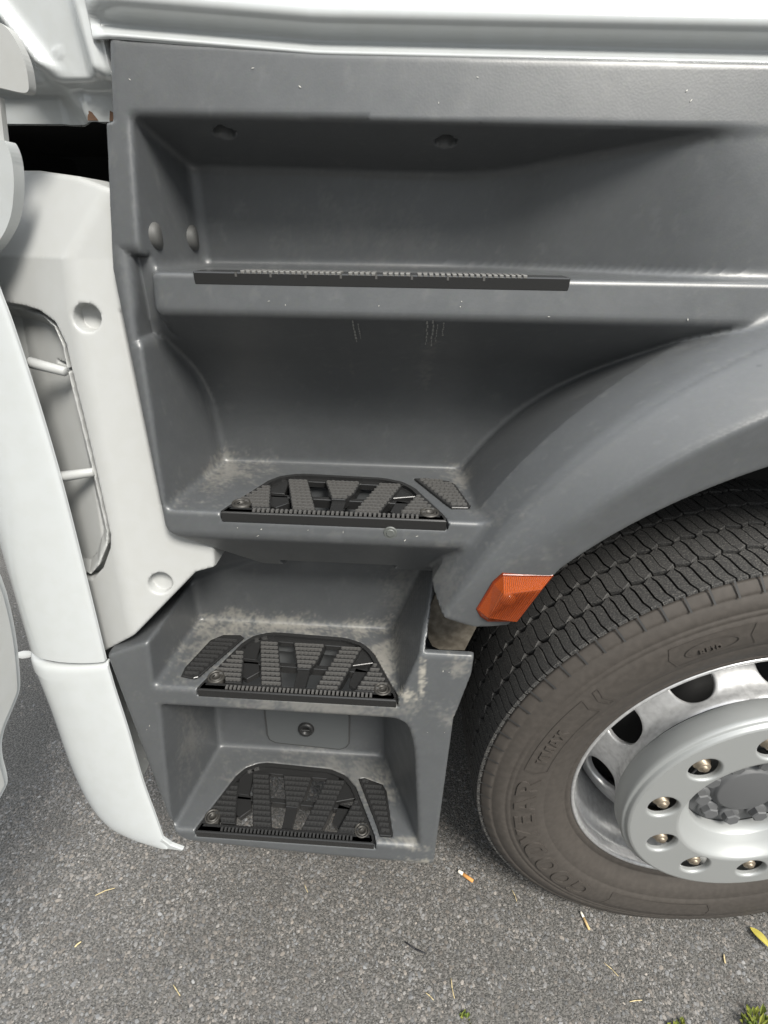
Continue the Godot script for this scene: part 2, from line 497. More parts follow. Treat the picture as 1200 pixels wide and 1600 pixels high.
func make_materials() -> void:
	# grey moulded plastic: fine grain, rubbed patches
	var p := mat(Color.WHITE, 1.0)
	p.vertex_color_use_as_albedo = true
	p.uv1_triplanar = true; p.uv1_scale = Vector3(2.2, 2.2, 2.2)
	p.albedo_texture = ntex(noise(0.012, 5, FastNoiseLite.TYPE_SIMPLEX_SMOOTH, 4), [[0.0, grey(0.965)], [0.5, grey(0.985)], [0.8, grey(1.0)]], 1024)
	p.roughness_texture = ntex(noise(0.02, 4, FastNoiseLite.TYPE_SIMPLEX_SMOOTH, 9), [[0.2, grey(0.36)], [0.8, grey(0.43)]], 512)
	p.normal_enabled = true
	p.normal_texture = ntex(noise(0.25, 2, FastNoiseLite.TYPE_SIMPLEX, 5), [], 512, true, 1.0)
	p.normal_scale = 0.05
	p.metallic_specular = 0.6
	M.plastic = p
	var w := mat(lin(0.45, 0.468, 0.472), 0.16)
	w.clearcoat_enabled = true; w.clearcoat = 0.6; w.clearcoat_roughness = 0.08
	w.uv1_triplanar = true; w.uv1_scale = Vector3(3, 3, 3)
	w.albedo_texture = ntex(noise(0.02, 5, FastNoiseLite.TYPE_SIMPLEX_SMOOTH, 14), [[0.0, grey(0.985)], [0.35, Color(0.993, 0.992, 0.988)], [0.6, grey(1.0)]], 512)
	M.white = w
	var wp := w.duplicate()
	wp.clearcoat_enabled = false
	wp.roughness = 0.42
	wp.albedo_color = lin(0.40, 0.406, 0.40)
	M.white_plastic = wp
	var b := mat(lin(0.018, 0.018, 0.018), 0.45)
	M.black = b
	var bt := mat(Color.WHITE, 0.5)
	bt.vertex_color_use_as_albedo = true
	M.tread_black = bt
	M.ridge_dusty = mat(lin(0.085, 0.083, 0.08), 0.33)
	M.ridge_pale = mat(lin(0.15, 0.147, 0.14), 0.5)
	M.ridge_worn = mat(lin(0.035, 0.035, 0.035), 0.3)
	M.dark = mat(lin(0.04, 0.04, 0.04), 0.9)
	M.screw = mat(lin(0.05, 0.047, 0.042), 0.5, 0.4)
	M.gasket = mat(lin(0.03, 0.03, 0.03), 0.6)
	var r := mat(Color.WHITE, 0.75)
	r.uv1_triplanar = true; r.uv1_scale = Vector3(4, 4, 4)
	r.albedo_texture = ntex(noise(0.03, 5, FastNoiseLite.TYPE_SIMPLEX_SMOOTH, 21), [[0.2, lin(0.044, 0.038, 0.0325)], [0.5, lin(0.051, 0.044, 0.0378)], [0.8, lin(0.059, 0.051, 0.044)]], 512)
	M.sidewall = r
	var t := r.duplicate()
	t.uv1_scale = Vector3(9, 9, 9)
	t.albedo_texture = ntex(noise(0.06, 5, FastNoiseLite.TYPE_SIMPLEX, 31), [[0.2, lin(0.026, 0.026, 0.026)], [0.5, lin(0.045, 0.044, 0.043)], [0.72, lin(0.07, 0.068, 0.065)], [0.8, lin(0.2, 0.19, 0.17)]], 512)
	t.roughness = 0.8
	M.tread_rubber = t
	M.letters = mat(lin(0.054, 0.047, 0.041), 0.5)
	M.rim = mat(lin(0.62, 0.62, 0.62), 0.34, 0.55)
	var rm: StandardMaterial3D = M.rim
	rm.uv1_triplanar = true; rm.uv1_scale = Vector3(5, 5, 5)
	rm.albedo_texture = ntex(noise(0.03, 5, FastNoiseLite.TYPE_SIMPLEX_SMOOTH, 41), [[0.2, grey(0.86)], [0.5, grey(0.95)], [0.8, grey(1.0)]], 512)
	M.ring = mat(lin(0.36, 0.37, 0.365), 0.42, 0.4)
	M.hub = mat(lin(0.11, 0.112, 0.115), 0.6, 0.2)
	M.nut = mat(lin(0.3, 0.25, 0.19), 0.45, 0.7)
	M.amber = mat(lin(0.44, 0.078, 0.01), 0.06)
	M.amber.transparency = BaseMaterial3D.TRANSPARENCY_ALPHA
	M.amber.albedo_color.a = 0.42
	M.amber_deep = mat(lin(0.15, 0.02, 0.003), 0.25)
	M.amber_glint = mat(lin(0.45, 0.10, 0.02), 0.12)
	M.bracket = mat(Color.WHITE, 0.8)
	M.bracket.uv1_triplanar = true; M.bracket.uv1_scale = Vector3(6, 6, 6)
	M.bracket.albedo_texture = ntex(noise(0.03, 5, FastNoiseLite.TYPE_SIMPLEX_SMOOTH, 51), [[0.25, lin(0.10, 0.085, 0.065)], [0.75, lin(0.17, 0.15, 0.12)]], 256)

# ---------------------------------------------------------------- colours of the plastic with the dirt on it
var dirt_big := noise(14.0, 4, FastNoiseLite.TYPE_SIMPLEX_SMOOTH, 71)
var dirt_fine := noise(130.0, 3, FastNoiseLite.TYPE_SIMPLEX_SMOOTH, 72)
var dirt_streak := noise(40.0, 3, FastNoiseLite.TYPE_SIMPLEX_SMOOTH, 73)
const PLASTIC := Color(0.078, 0.082, 0.0855)
const DUST := Color(0.30, 0.285, 0.25)

func blot(p: Vector3, c: Vector3, r: Vector3) -> float:
	var q := (p - c) / r
	return 1.0 - q.length()

func dirty(p: Vector3, spots: Array) -> Color:
	var g := dirt_fine.get_noise_3d(p.x, p.y, p.z)
	var b := dirt_big.get_noise_3d(p.x, p.y, p.z)
	var w := dirt_streak.get_noise_3d(p.x * 0.6 + p.z * 0.5, p.y * 0.35, p.z * 1.6 - p.x * 0.3)
	var a := 0.0
	for s in spots:
		var k := blot(p, s[0], s[1])
		if k > -0.9: a = maxf(a, smoothstep(-0.05, 0.95, k * 0.8 + b * 0.7 + g * 0.8 + w * 0.5) * s[2])
	# rubbed scuffs
	var scuff := smoothstep(0.36, 0.6, w + g * 0.25) * 0.07
	var c := PLASTIC * (1.0 + g * 0.05 + b * 0.03)
	c = c.lerp(Color(0.25, 0.25, 0.24), scuff)
	c = c.lerp(DUST, minf(a, 1.0))
	c.a = 1.0
	return c

func upper_colour(p: Vector3, _n: Vector3) -> Color:
	return dirty(p, [[Vector3(-0.295, 1.0, -0.12), Vector3(0.07, 0.02, 0.09), 0.34], [Vector3(0.085, 1.0, -0.12), Vector3(0.035, 0.02, 0.06), 0.34],
		[Vector3(0.14, 1.0, 0.0), Vector3(0.05, 0.05, 0.08), 0.12], [Vector3(0.06, 0.92, 0.02), Vector3(0.03, 0.06, 0.06), 0.12], [Vector3(0.02, 1.17, -0.1), Vector3(0.010, 0.06, 0.1), 0.16], [Vector3(-0.09, 1.17, -0.1), Vector3(0.006, 0.04, 0.1), 0.12], [Vector3(-0.06, 1.34, -0.16), Vector3(0.15, 0.05, 0.03), 0.07]])

func lower_colour(p: Vector3, _n: Vector3) -> Color:
	return dirty(p, [[Vector3(-0.22, 0.715, -0.075), Vector3(0.24, 0.022, 0.045), 0.5], [Vector3(-0.03, 0.715, -0.04), Vector3(0.045, 0.04, 0.10), 0.55], [Vector3(-0.33, 0.715, -0.02), Vector3(0.06, 0.02, 0.09), 0.33],
		[Vector3(-0.1, 0.70, 0.076), Vector3(0.2, 0.03, 0.02), 0.28], [Vector3(0.0, 0.82, -0.08), Vector3(0.05, 0.1, 0.05), 0.2], [Vector3(0.03, 0.755, 0.07), Vector3(0.006, 0.045, 0.02), 1.3], [Vector3(0.01, 0.725, 0.078), Vector3(0.02, 0.012, 0.02), 1.2],
		[Vector3(0.08, 0.78, 0.065), Vector3(0.02, 0.02, 0.03), 0.4], [Vector3(0.04, 0.39, 0.137), Vector3(0.03, 0.014, 0.03), 0.8], [Vector3(-0.1, 0.43, 0.0), Vector3(0.2, 0.02, 0.05), 0.2], [Vector3(-0.03, 0.43, 0.03), Vector3(0.04, 0.02, 0.06), 0.45], [Vector3(-0.37, 0.55, 0.03), Vector3(0.03, 0.09, 0.06), 0.16], [Vector3(0.02, 0.43, 0.122), Vector3(0.05, 0.01, 0.012), 0.5]])

# ---------------------------------------------------------------- tread plates
# the plate in its own plane: u to the right, v inwards; 0.31 m wide
var plate := PackedVector2Array([Vector2(0, 0.0), Vector2(0.004, 0.012), Vector2(0.039, 0.104), Vector2(0.052, 0.121), Vector2(0.071, 0.131), Vector2(0.09, 0.1345), Vector2(0.215, 0.1295), Vector2(0.246, 0.118), Vector2(0.265, 0.098), Vector2(0.307, 0.012), Vector2(0.31, 0.0)])

func place(poly: PackedVector2Array, o: Vector3, turn: float) -> PackedVector2Array:
	var q := PackedVector2Array()
	var c := cos(turn)
	var s := sin(turn)
	for p in poly: q.append(Vector2(o.x + p.x * c - p.y * s, o.z - p.x * s - p.y * c))
	return q

func rounded(poly: PackedVector2Array) -> PackedVector2Array:
	# corner cutting, twice
	for pass_ in 2:
		var q := PackedVector2Array()
		for i in poly.size():
			var a := poly[i]
			var b := poly[(i + 1) % poly.size()]
			q.append(a.lerp(b, 0.25)); q.append(a.lerp(b, 0.75))
		poly = q
	return poly

func grow(poly: PackedVector2Array, by: float) -> PackedVector2Array:
	return Geometry2D.offset_polygon(poly, by, Geometry2D.JOIN_ROUND)[0]

# rows of toothed ridges over a polygon
func ridges(st: SurfaceTool, poly: PackedVector2Array, y0: float, h: float, pitch: float) -> void:
	var lo := Vector2(INF, INF)
	var hi := -lo
	for p in poly:
		lo = lo.min(p); hi = hi.max(p)
	var v := lo.y + pitch * 0.7
	while v < hi.y - pitch * 0.3:
		var xs := []
		for i in poly.size():
			var a := poly[i]
			var b := poly[(i + 1) % poly.size()]
			if (a.y > v) != (b.y > v): xs.append(lerpf(a.x, b.x, (v - a.y) / (b.y - a.y)))
		xs.sort()
		if xs.size() >= 2:
			var x0: float = xs[0] + 0.0015
			var x1: float = xs[-1] - 0.0015
			if x1 - x0 > 0.004:
				flat_box(st, Vector2(x0, v - 0.0022), Vector2(x1, v + 0.0016), y0, h * 0.72)
				var n := maxi(1, int(round((x1 - x0) / 0.0068)))
				var w := (x1 - x0) / n
				for i in n:
					var xa := x0 + w * (i + 0.2)
					flat_box(st, Vector2(xa, v - 0.0034), Vector2(xa + w * 0.6, v + 0.0006), y0, h * rng.randf_range(0.85, 1.05))
		v += pitch

func flat_box(st: SurfaceTool, a: Vector2, b: Vector2, y0: float, h: float) -> void:
	st.set_smooth_group(-1)
	var p := [Vector3(a.x, y0, -a.y), Vector3(b.x, y0, -a.y), Vector3(b.x, y0, -b.y), Vector3(a.x, y0, -b.y)]
	var c := 0.0005
	var t := [Vector3(a.x + c, y0 + h, -a.y - c), Vector3(b.x - c, y0 + h, -a.y - c), Vector3(b.x - c, y0 + h, -b.y + c), Vector3(a.x + c, y0 + h, -b.y + c)]
	for i in 4:
		var j := (i + 1) % 4
		quad(st, p[i], p[j], t[j], t[i])
	quad(st, t[0], t[1], t[2], t[3])

# slab standing on the plate: polygon in (u, v), from y0 up by h
func slab(st: SurfaceTool, poly: PackedVector2Array, y0: float, h: float, c := 0.0008) -> void:
	var q := PackedVector2Array()
	for p in poly: q.append(Vector2(p.x, -p.y))
	var w := PackedVector2Array()
	for p in poly: w.append(Vector2(p.x, p.y))
	prism(st, w, Vector3(0, y0, 0), Vector3.RIGHT, Vector3(0, 0, -1), h, c)

func tread_plate(o: Vector3, turn: float, ridge: Material, label: String) -> Node3D:
	var t := group_node("tread_plate", truck, o)
	t.rotation.y = turn
	if label: t.set_meta("label", label)
	# rim of the plate: outline minus the field
	var st := st_new()
	var inner := grow(plate, -0.007)
	var ring := []
	for i in plate.size(): pass
	# border as short slabs between outline and inset
	var outer := grow(plate, 0.0)
	var n := 64
	var pa := along(plate, n)
	var pb := along(inner, n)
	for i in n:
		var j := (i + 1) % n
		var a: Vector2 = pa[i]; var b: Vector2 = pa[j]; var c: Vector2 = nearest(inner, pa[j]); var d: Vector2 = nearest(inner, pa[i])
		var up := Vector3(0, 0.002, 0)
		var dn := Vector3(0, -0.02, 0)
		var A := Vector3(a.x, 0, -a.y); var Bv := Vector3(b.x, 0, -b.y); var Cv := Vector3(c.x, 0, -c.y); var D := Vector3(d.x, 0, -d.y)
		st.set_smooth_group(-1)
		# outline runs clockwise seen from above in (u, v inwards), so order for an upward face
		quad(st, D + up, Cv + up, Bv + up, A + up)
		quad(st, A + up, Bv + up, Bv + dn, A + dn)
		quad(st, Cv + up, D + up, D + dn, Cv + dn)
	part("rim", done(st), M.tread_black_plain, t)
	# nose across the front, with a toothed crest
	st = st_new()
	slab(st, PackedVector2Array([Vector2(0.001, -0.003), Vector2(0.309, -0.003), Vector2(0.304, 0.013), Vector2(0.006, 0.013)]), -0.0125, 0.0145, 0.0015)
	part("nose", done(st), M.tread_black_plain, t)
	st = st_new()
	var u := 0.037
	while u < 0.272:
		var gap := fposmod(u - 0.037, 0.0385) < 0.005
		if not gap: flat_box(st, Vector2(u, 0.0005), Vector2(u + 0.0042, 0.0075), 0.0015, 0.0035)
		u += 0.0064
	var crest := part("nose_teeth", done(st), ridge, t)
	crest.set_meta("kind", "stuff")
	# toothed bars
	var bars := [
		PackedVector2Array([Vector2(0.0385, 0.092), Vector2(0.0465, 0.092), Vector2(0.0645, 0.0155), Vector2(0.0385, 0.0155), Vector2(0.0363, 0.0219), Vector2(0.0125, 0.0389)]),
		PackedVector2Array([Vector2(0.066, 0.1165), Vector2(0.0985, 0.115), Vector2(0.1302, 0.0117), Vector2(0.0962, 0.0126)]),
		PackedVector2Array([Vector2(0.1259, 0.1135), Vector2(0.1816, 0.1115), Vector2(0.1763, 0.072), Vector2(0.1654, 0.0515), Vector2(0.1454, 0.0519)]),
		PackedVector2Array([Vector2(0.211, 0.1114), Vector2(0.2469, 0.1101), Vector2(0.2163, 0.0096), Vector2(0.1802, 0.0099)]),
		PackedVector2Array([Vector2(0.2705, 0.0802), Vector2(0.2967, 0.0279), Vector2(0.2718, 0.0129), Vector2(0.2435, 0.0132)])]
	for b in bars:
		var sb := st_new()
		slab(sb, b, -0.014, 0.0145)
		var bar := part("tread_bar", done(sb), M.tread_black_plain, t)
		sb = st_new()
		ridges(sb, b, 0.0005, 0.0042, 0.0098)
		var rr := part("bar_ridges", done(sb), ridge, t)
		rr.set_meta("kind", "stuff")
	# lower webs
	st = st_new()
	slab(st, PackedVector2Array([Vector2(0.1458, 0.053), Vector2(0.1658, 0.053), Vector2(0.1645, 0.012), Vector2(0.1467, 0.012)]), -0.012, 0.009)
	part("web", done(st), M.tread_black_plain, t)
	st = st_new()
	slab(st, PackedVector2Array([Vector2(0.035, 0.0735), Vector2(0.28, 0.066), Vector2(0.28, 0.057), Vector2(0.035, 0.0645)]), -0.02, 0.014)
	part("cross_bar", done(st), M.tread_black_plain, t)
	st = st_new()
	slab(st, PackedVector2Array([Vector2(0.0477, 0.07), Vector2(0.0768, 0.0685), Vector2(0.084, 0.0475), Vector2(0.0677, 0.0309), Vector2(0.0597, 0.0355)]), -0.016, 0.01)
	part("gusset", done(st), M.tread_black_plain, t)
	st = st_new()
	slab(st, PackedVector2Array([Vector2(0.2392, 0.0670), Vector2(0.2609, 0.0615), Vector2(0.2541, 0.0317), Vector2(0.2454, 0.0211), Vector2(0.2318, 0.0336)]), -0.016, 0.01)
	part("gusset", done(st), M.tread_black_plain, t)
	# back web with the two long holes: solid corners left and right
	for c in [PackedVector2Array([Vector2(0.045, 0.11), Vector2(0.068, 0.129), Vector2(0.072, 0.07), Vector2(0.046, 0.072)]), PackedVector2Array([Vector2(0.233, 0.123), Vector2(0.262, 0.10), Vector2(0.268, 0.078), Vector2(0.226, 0.067)]), PackedVector2Array([Vector2(0.062, 0.132), Vector2(0.24, 0.124), Vector2(0.244, 0.111), Vector2(0.062, 0.117)])]:
		st = st_new()
		slab(st, c, -0.012, 0.009)
		part("back_web", done(st), M.tread_black_plain, t)
	for c in [Vector2(0.021, 0.0245), Vector2(0.2865, 0.0185)]:
		var s := st_new()
		lathe(s, PackedVector2Array([Vector2(0, 0.0005), Vector2(0.0055, 0.0005), Vector2(0.006, 0.003), Vector2(0.0085, 0.0035), Vector2(0.009, 0.001), Vector2(0.0105, 0.001), Vector2(0.011, 0.004), Vector2(0.0128, 0.004), Vector2(0.0135, 0.0)]), Vector3(c.x, 0, -c.y), Vector3.RIGHT, Vector3.FORWARD, 24)
		slab(s, PackedVector2Array([c + Vector2(-0.013, -0.012), c + Vector2(0.0135, -0.012), c + Vector2(0.0105, 0.011), c + Vector2(-0.008, 0.011)]), -0.014, 0.0142)
		part("screw", done(s), M.screw, t)
	return t

func along(poly: PackedVector2Array, n: int) -> Array:
	var total := 0.0
	for i in poly.size(): total += poly[i].distance_to(poly[(i + 1) % poly.size()])
	var out := []
	var i := 0
	var run := 0.0
	for k in n:
		var s := total * k / n
		while run + poly[i].distance_to(poly[(i + 1) % poly.size()]) < s:
			run += poly[i].distance_to(poly[(i + 1) % poly.size()])
			i += 1
		out.append(poly[i].lerp(poly[(i + 1) % poly.size()], (s - run) / poly[i].distance_to(poly[(i + 1) % poly.size()])))
	return out

func nearest(poly: PackedVector2Array, p: Vector2) -> Vector2:
	var best := Vector2.ZERO
	var bd := INF
	for i in poly.size():
		var q := Geometry2D.get_closest_point_to_segment(p, poly[i], poly[(i + 1) % poly.size()])
		if q.distance_squared_to(p) < bd:
			bd = q.distance_squared_to(p); best = q
	return best

func grip_pad(poly: PackedVector2Array, y: float, ridge: Material, label: String) -> void:
	# poly in (x, z) of the truck
	var t := group_node("grip_pad", truck, Vector3(0, y, 0))
	if label: t.set_meta("label", label)
	var uv := PackedVector2Array()
	for p in poly: uv.append(Vector2(p.x, -p.y))
	var st := st_new()
	slab(st, uv, -0.008, 0.009, 0.001)
	part("pad_base", done(st), M.tread_black_plain, t)
	st = st_new()
	ridges(st, grow(uv, -0.003), 0.001, 0.0035, 0.0098)
	var rr := part("pad_ridges", done(st), ridge, t)
	rr.set_meta("kind", "stuff")

# ---------------------------------------------------------------- the wheel
const STEER := 0.049
func wheel() -> void:
	# the wheel stands on its own axle: local x to the right, y up, z outwards; the flange of the rim lies at z = 0
	var w := group_node("front_wheel", truck, Vector3(WC.x, WC.y, 0.006))
	w.rotation.y = STEER
	var X := Vector3.RIGHT
	var Y := Vector3.UP
	# carcass with sidewall rings
	var st := st_new()
	var prof := PackedVector2Array()
	for p in [[0.290, -0.25], [0.31, -0.262], [0.36, -0.285], [0.41, -0.285], [0.445, -0.272], [0.458, -0.258], [0.4615, -0.24], [0.463, -0.125], [0.4615, 0.0], [0.458, 0.010], [0.4645, 0.0115], [0.462, 0.0150], [0.452, 0.0215], [0.4475, 0.0235], [0.4455, 0.0225], [0.444, 0.0245], [0.432, 0.0285], [0.424, 0.0305], [0.4225, 0.0295], [0.421, 0.0312], [0.415, 0.0322], [0.4135, 0.0312], [0.412, 0.0326], [0.40, 0.0335], [0.385, 0.0335], [0.37, 0.0322], [0.355, 0.0295], [0.3535, 0.0281], [0.352, 0.0283], [0.338, 0.0245], [0.327, 0.0195], [0.318, 0.0135], [0.312, 0.0105], [0.3105, 0.0085], [0.309, 0.0095], [0.3, 0.0065], [0.296, 0.0]]:
		prof.append(Vector2(p[0], p[1]))
	prof.reverse()
	lathe(st, prof, Vector3.ZERO, X, Y, 144)
	part("tyre", done(st), M.sidewall, w)
	# ribs of the tread: blocks between zigzag grooves
	var edges := [0.0115, -0.042, -0.096, -0.154, -0.208, -0.262]
	var pitches := 88
	for rib in 5:
		st = st_new()
		var z0: float = edges[rib]
		var z1: float = edges[rib + 1]
		var half := 0.5 if rib % 2 else 0.0
		for k in pitches:
			for sub in 2:
				var n_sub := 2
				var t0 := k + half + float(sub) / n_sub
				var t1 := t0 + 1.0 / n_sub
				block(st, t0, t1, z0, z1, rib, pitches, 0.04 if rib == 0 or rib == 4 or sub == 0 else 0.012, 0.04 if rib == 0 or rib == 4 or sub == 1 else 0.012)
		part("tread_rib", done(st), M.tread_rubber, w)
	# short cuts across the shoulder
	st = st_new()
	for k in pitches:
		var a := (k + 0.0) * TAU / pitches
		var d := X * cos(a) + Y * sin(a)
		var s := d.cross(Vector3.BACK)
		var c := d * 0.4585 + Vector3(0, 0, 0.0195)
		st.set_smooth_group(-1)
		var dn := (d * -0.011 + Vector3(0, 0, 0.006))
		var nn := Vector3(0, 0, 1) * 0.0012 + d * 0.0004
		quad(st, c + dn - s * 0.0014 + nn, c + dn + s * 0.0014 + nn, c - dn + s * 0.0014 + nn, c - dn - s * 0.0014 + nn)
	part("shoulder_cut", done(st), M.gasket, w).set_meta("kind", "stuff")
	lettering(w)
	# rim: barrel and flange
	st = st_new()
	prof = PackedVector2Array()
	for p in [[0.2975, -0.004], [0.2992, 0.002], [0.2985, 0.006], [0.2955, 0.0075], [0.2925, 0.006], [0.2905, 0.001], [0.2885, -0.012], [0.285, -0.02], [0.28, -0.024], [0.272, -0.045], [0.262, -0.07], [0.257, -0.1], [0.256, -0.14], [0.25, -0.25]]:
		prof.append(Vector2(p[0], p[1]))
	lathe(st, prof, Vector3.ZERO, X, Y, 144)
	part("rim", done(st), M.rim, w)
	# dished disc with ten hand holes
	var disc := func(s: float) -> Vector2:
		# s from 0 at the barrel to 1 under the ring
		var p := PackedVector3Array([Vector3(0.2570, -0.122, 0), Vector3(0.252, -0.094, 0), Vector3(0.241, -0.067, 0), Vector3(0.227, -0.042, 0), Vector3(0.213, -0.018, 0), Vector3(0.203, 0.008, 0), Vector3(0.12, 0.012, 0)])
		var q := catmull(p, s)
		return Vector2(q.x, q.y)
	st = st_new()
	holed_band(st, disc, 10, 0.5, 0.8, 0.168, 0.222, deg_to_rad(122.5), 0.012)
	var tail := PackedVector2Array()
	for i in 13: tail.append(disc.call(lerpf(0.8, 1.0, i / 12.0)))
	part("wheel_disc", done(st), M.rim, w)
	st = st_new()
	lathe(st, tail, Vector3.ZERO, X, Y, 120, 0, TAU, 1)
	part("disc_centre", done(st), M.hub, w)
	st = st_new()
	lathe(st, PackedVector2Array([Vector2(0.0, -0.125), Vector2(0.235, -0.125), Vector2(0.243, -0.135), Vector2(0.243, -0.3)]), Vector3.ZERO, X, Y, 72)
	part("brake_drum", done(st), M.drum, w)
	# ring over the wheel nuts
	var face_of := func(s: float) -> Vector2: return Vector2(lerpf(0.2155, 0.14, s), 0.0645 + 0.001 * s)
	st = st_new()
	holed_band(st, face_of, 10, 0.61, 1.0, 0.0284 / 0.1695, 0.0284 / 0.0755, deg_to_rad(139.5), 0.0095)
	prof = PackedVector2Array([Vector2(0.222, 0.014), Vector2(0.2275, 0.024), Vector2(0.2285, 0.048), Vector2(0.2275, 0.0545), Vector2(0.2250, 0.0570), Vector2(0.2225, 0.0572), Vector2(0.2215, 0.0585), Vector2(0.2205, 0.0620), Vector2(0.2185, 0.0637), Vector2(0.2155, 0.0645)])
	lathe(st, prof, Vector3.ZERO, X, Y, 144, 0, TAU, 3)
	prof = PackedVector2Array([Vector2(0.14, 0.0655), Vector2(0.1365, 0.0650), Vector2(0.1335, 0.0630), Vector2(0.131, 0.059), Vector2(0.118, 0.0465), Vector2(0.107, 0.0385), Vector2(0.1045, 0.036), Vector2(0.1035, 0.015)])
	lathe(st, prof, Vector3.ZERO, X, Y, 120, 0, TAU, 4)
	part("nut_ring", done(st), M.ring, w)
	for k in 10:
		var a := deg_to_rad(139.5 + 36.0 * k)
		var c := Vector3(cos(a), sin(a), 0) * 0.1675
		var nut := group_node("wheel_nut", w, c)
		st = st_new()
		lathe(st, PackedVector2Array([Vector2(0, 0.0635), Vector2(0.0055, 0.0635), Vector2(0.006, 0.0625), Vector2(0.0062, 0.0605), Vector2(0.009, 0.0605), Vector2(0.0105, 0.059), Vector2(0.0108, 0.0525), Vector2(0.0135, 0.052), Vector2(0.0150, 0.050), Vector2(0.0155, 0.038), Vector2(0.019, 0.036), Vector2(0.0195, 0.011), Vector2(0.0, 0.011)]), Vector3.ZERO, X, Y, 18)
		prism(st, hexagon(0.0155), Vector3(0, 0, 0.036), X, Y, 0.011, 0.002)
		part("stud", done(st), M.nut, nut)
	# hub
	st = st_new()
	lathe(st, PackedVector2Array([Vector2(0.0, 0.026), Vector2(0.049, 0.026), Vector2(0.052, 0.025), Vector2(0.0535, 0.021), Vector2(0.055, 0.020), Vector2(0.058, 0.019), Vector2(0.0595, 0.0155), Vector2(0.100, 0.0145), Vector2(0.103, 0.0125), Vector2(0.109, 0.0125), Vector2(0.125, 0.0115)]).duplicate(), Vector3.ZERO, X, Y, 96)
	part("hub_cap", done_rev(st), M.hub, w)
	for k in 10:
		var a := deg_to_rad(36.0 * k + 15.0)
		var c := Vector3(cos(a), sin(a), 0) * 0.0765
		st = st_new()
		lathe(st, PackedVector2Array([Vector2(0.0, 0.0195), Vector2(0.0165, 0.0195), Vector2(0.018, 0.018), Vector2(0.018, 0.012)]), c, X, Y, 20)
		var hx := PackedVector2Array()
		for p in hexagon(0.0142): hx.append(p.rotated(a))
		prism(st, hx, c + Vector3(0, 0, 0.018), X, Y, 0.013, 0.002)
		part("hub_bolt", done(st), M.hub, w)

func done_rev(st: SurfaceTool) -> ArrayMesh:
	return done(st)

func block(st: SurfaceTool, t0: float, t1: float, z0: float, z1: float, rib: int, pitches: int, ga: float, gb: float) -> void:
	# outline of a tread block in (turns of the pitch, across), then lifted onto the cylinder
	var sl := -10.0 if rib % 2 == 0 else -8.0
	var zm := (z0 + z1) * 0.5
	var ang := TAU / pitches
	var pts := []
	var gz := 0.0034
	var zig := 0.0042
	var outer := rib == 0
	var last := rib == 4
	var n := 4
	for i in n + 1:
		var t := lerpf(t0 + ga, t1 - gb, float(i) / n)
		pts.append([t, z1 + (gz if not last else 0.0) + (zig * (absf(fposmod(t, 1.0) - 0.5) * 4.0 - 1.0) if not last else 0.0)])
	for i in 3:
		var f := (i + 1) / 4.0
		pts.append([t1 - gb, lerpf(z1, z0, f)])
	for i in n + 1:
		var t := lerpf(t1 - gb, t0 + ga, float(i) / n)
		pts.append([t, z0 - (gz if not outer else 0.0) - (zig * (absf(fposmod(t + 0.5, 1.0) - 0.5) * 4.0 - 1.0) if not outer else 0.0)])
	for i in 3:
		var f := (i + 1) / 4.0
		pts.append([t0 + ga, lerpf(z0, z1, f)])
	var top := []
	var low := []
	var mid := Vector3.ZERO
	for p in pts:
		var zz: float = p[1]
		var wob := 0.055 * sin((zz - z0) / (z1 - z0) * TAU)
		var a: float = (p[0] + (zz - zm) * sl * 0.5 + wob) * ang
		var crown := 0.4755 - 0.30 * (zz + 0.125) * (zz + 0.125)
		var d := Vector3(cos(a), sin(a), 0)
		top.append(d * crown + Vector3(0, 0, zz))
		low.append(d * 0.4605 + Vector3(0, 0, zz))
		mid += top[-1]
	mid /= pts.size()
	var md := Vector2(mid.x, mid.y).normalized() * (0.4755 - 0.30 * (zm + 0.125) * (zm + 0.125))
	mid = Vector3(md.x, md.y, mid.z)
	st.set_smooth_group(-1)
	for i in pts.size():
		var j := (i + 1) % pts.size()
		var a2: Vector3 = top[i].lerp(mid, 0.03) 
		var b2: Vector3 = top[j].lerp(mid, 0.03)
		var a1: Vector3 = top[i] - Vector3(top[i].x, top[i].y, 0).normalized() * 0.0012
		var b1: Vector3 = top[j] - Vector3(top[j].x, top[j].y, 0).normalized() * 0.0012
		quad(st, low[i], low[j], b1, a1)
		quad(st, a1, b1, b2, a2)
		tri(st, a2, b2, mid)

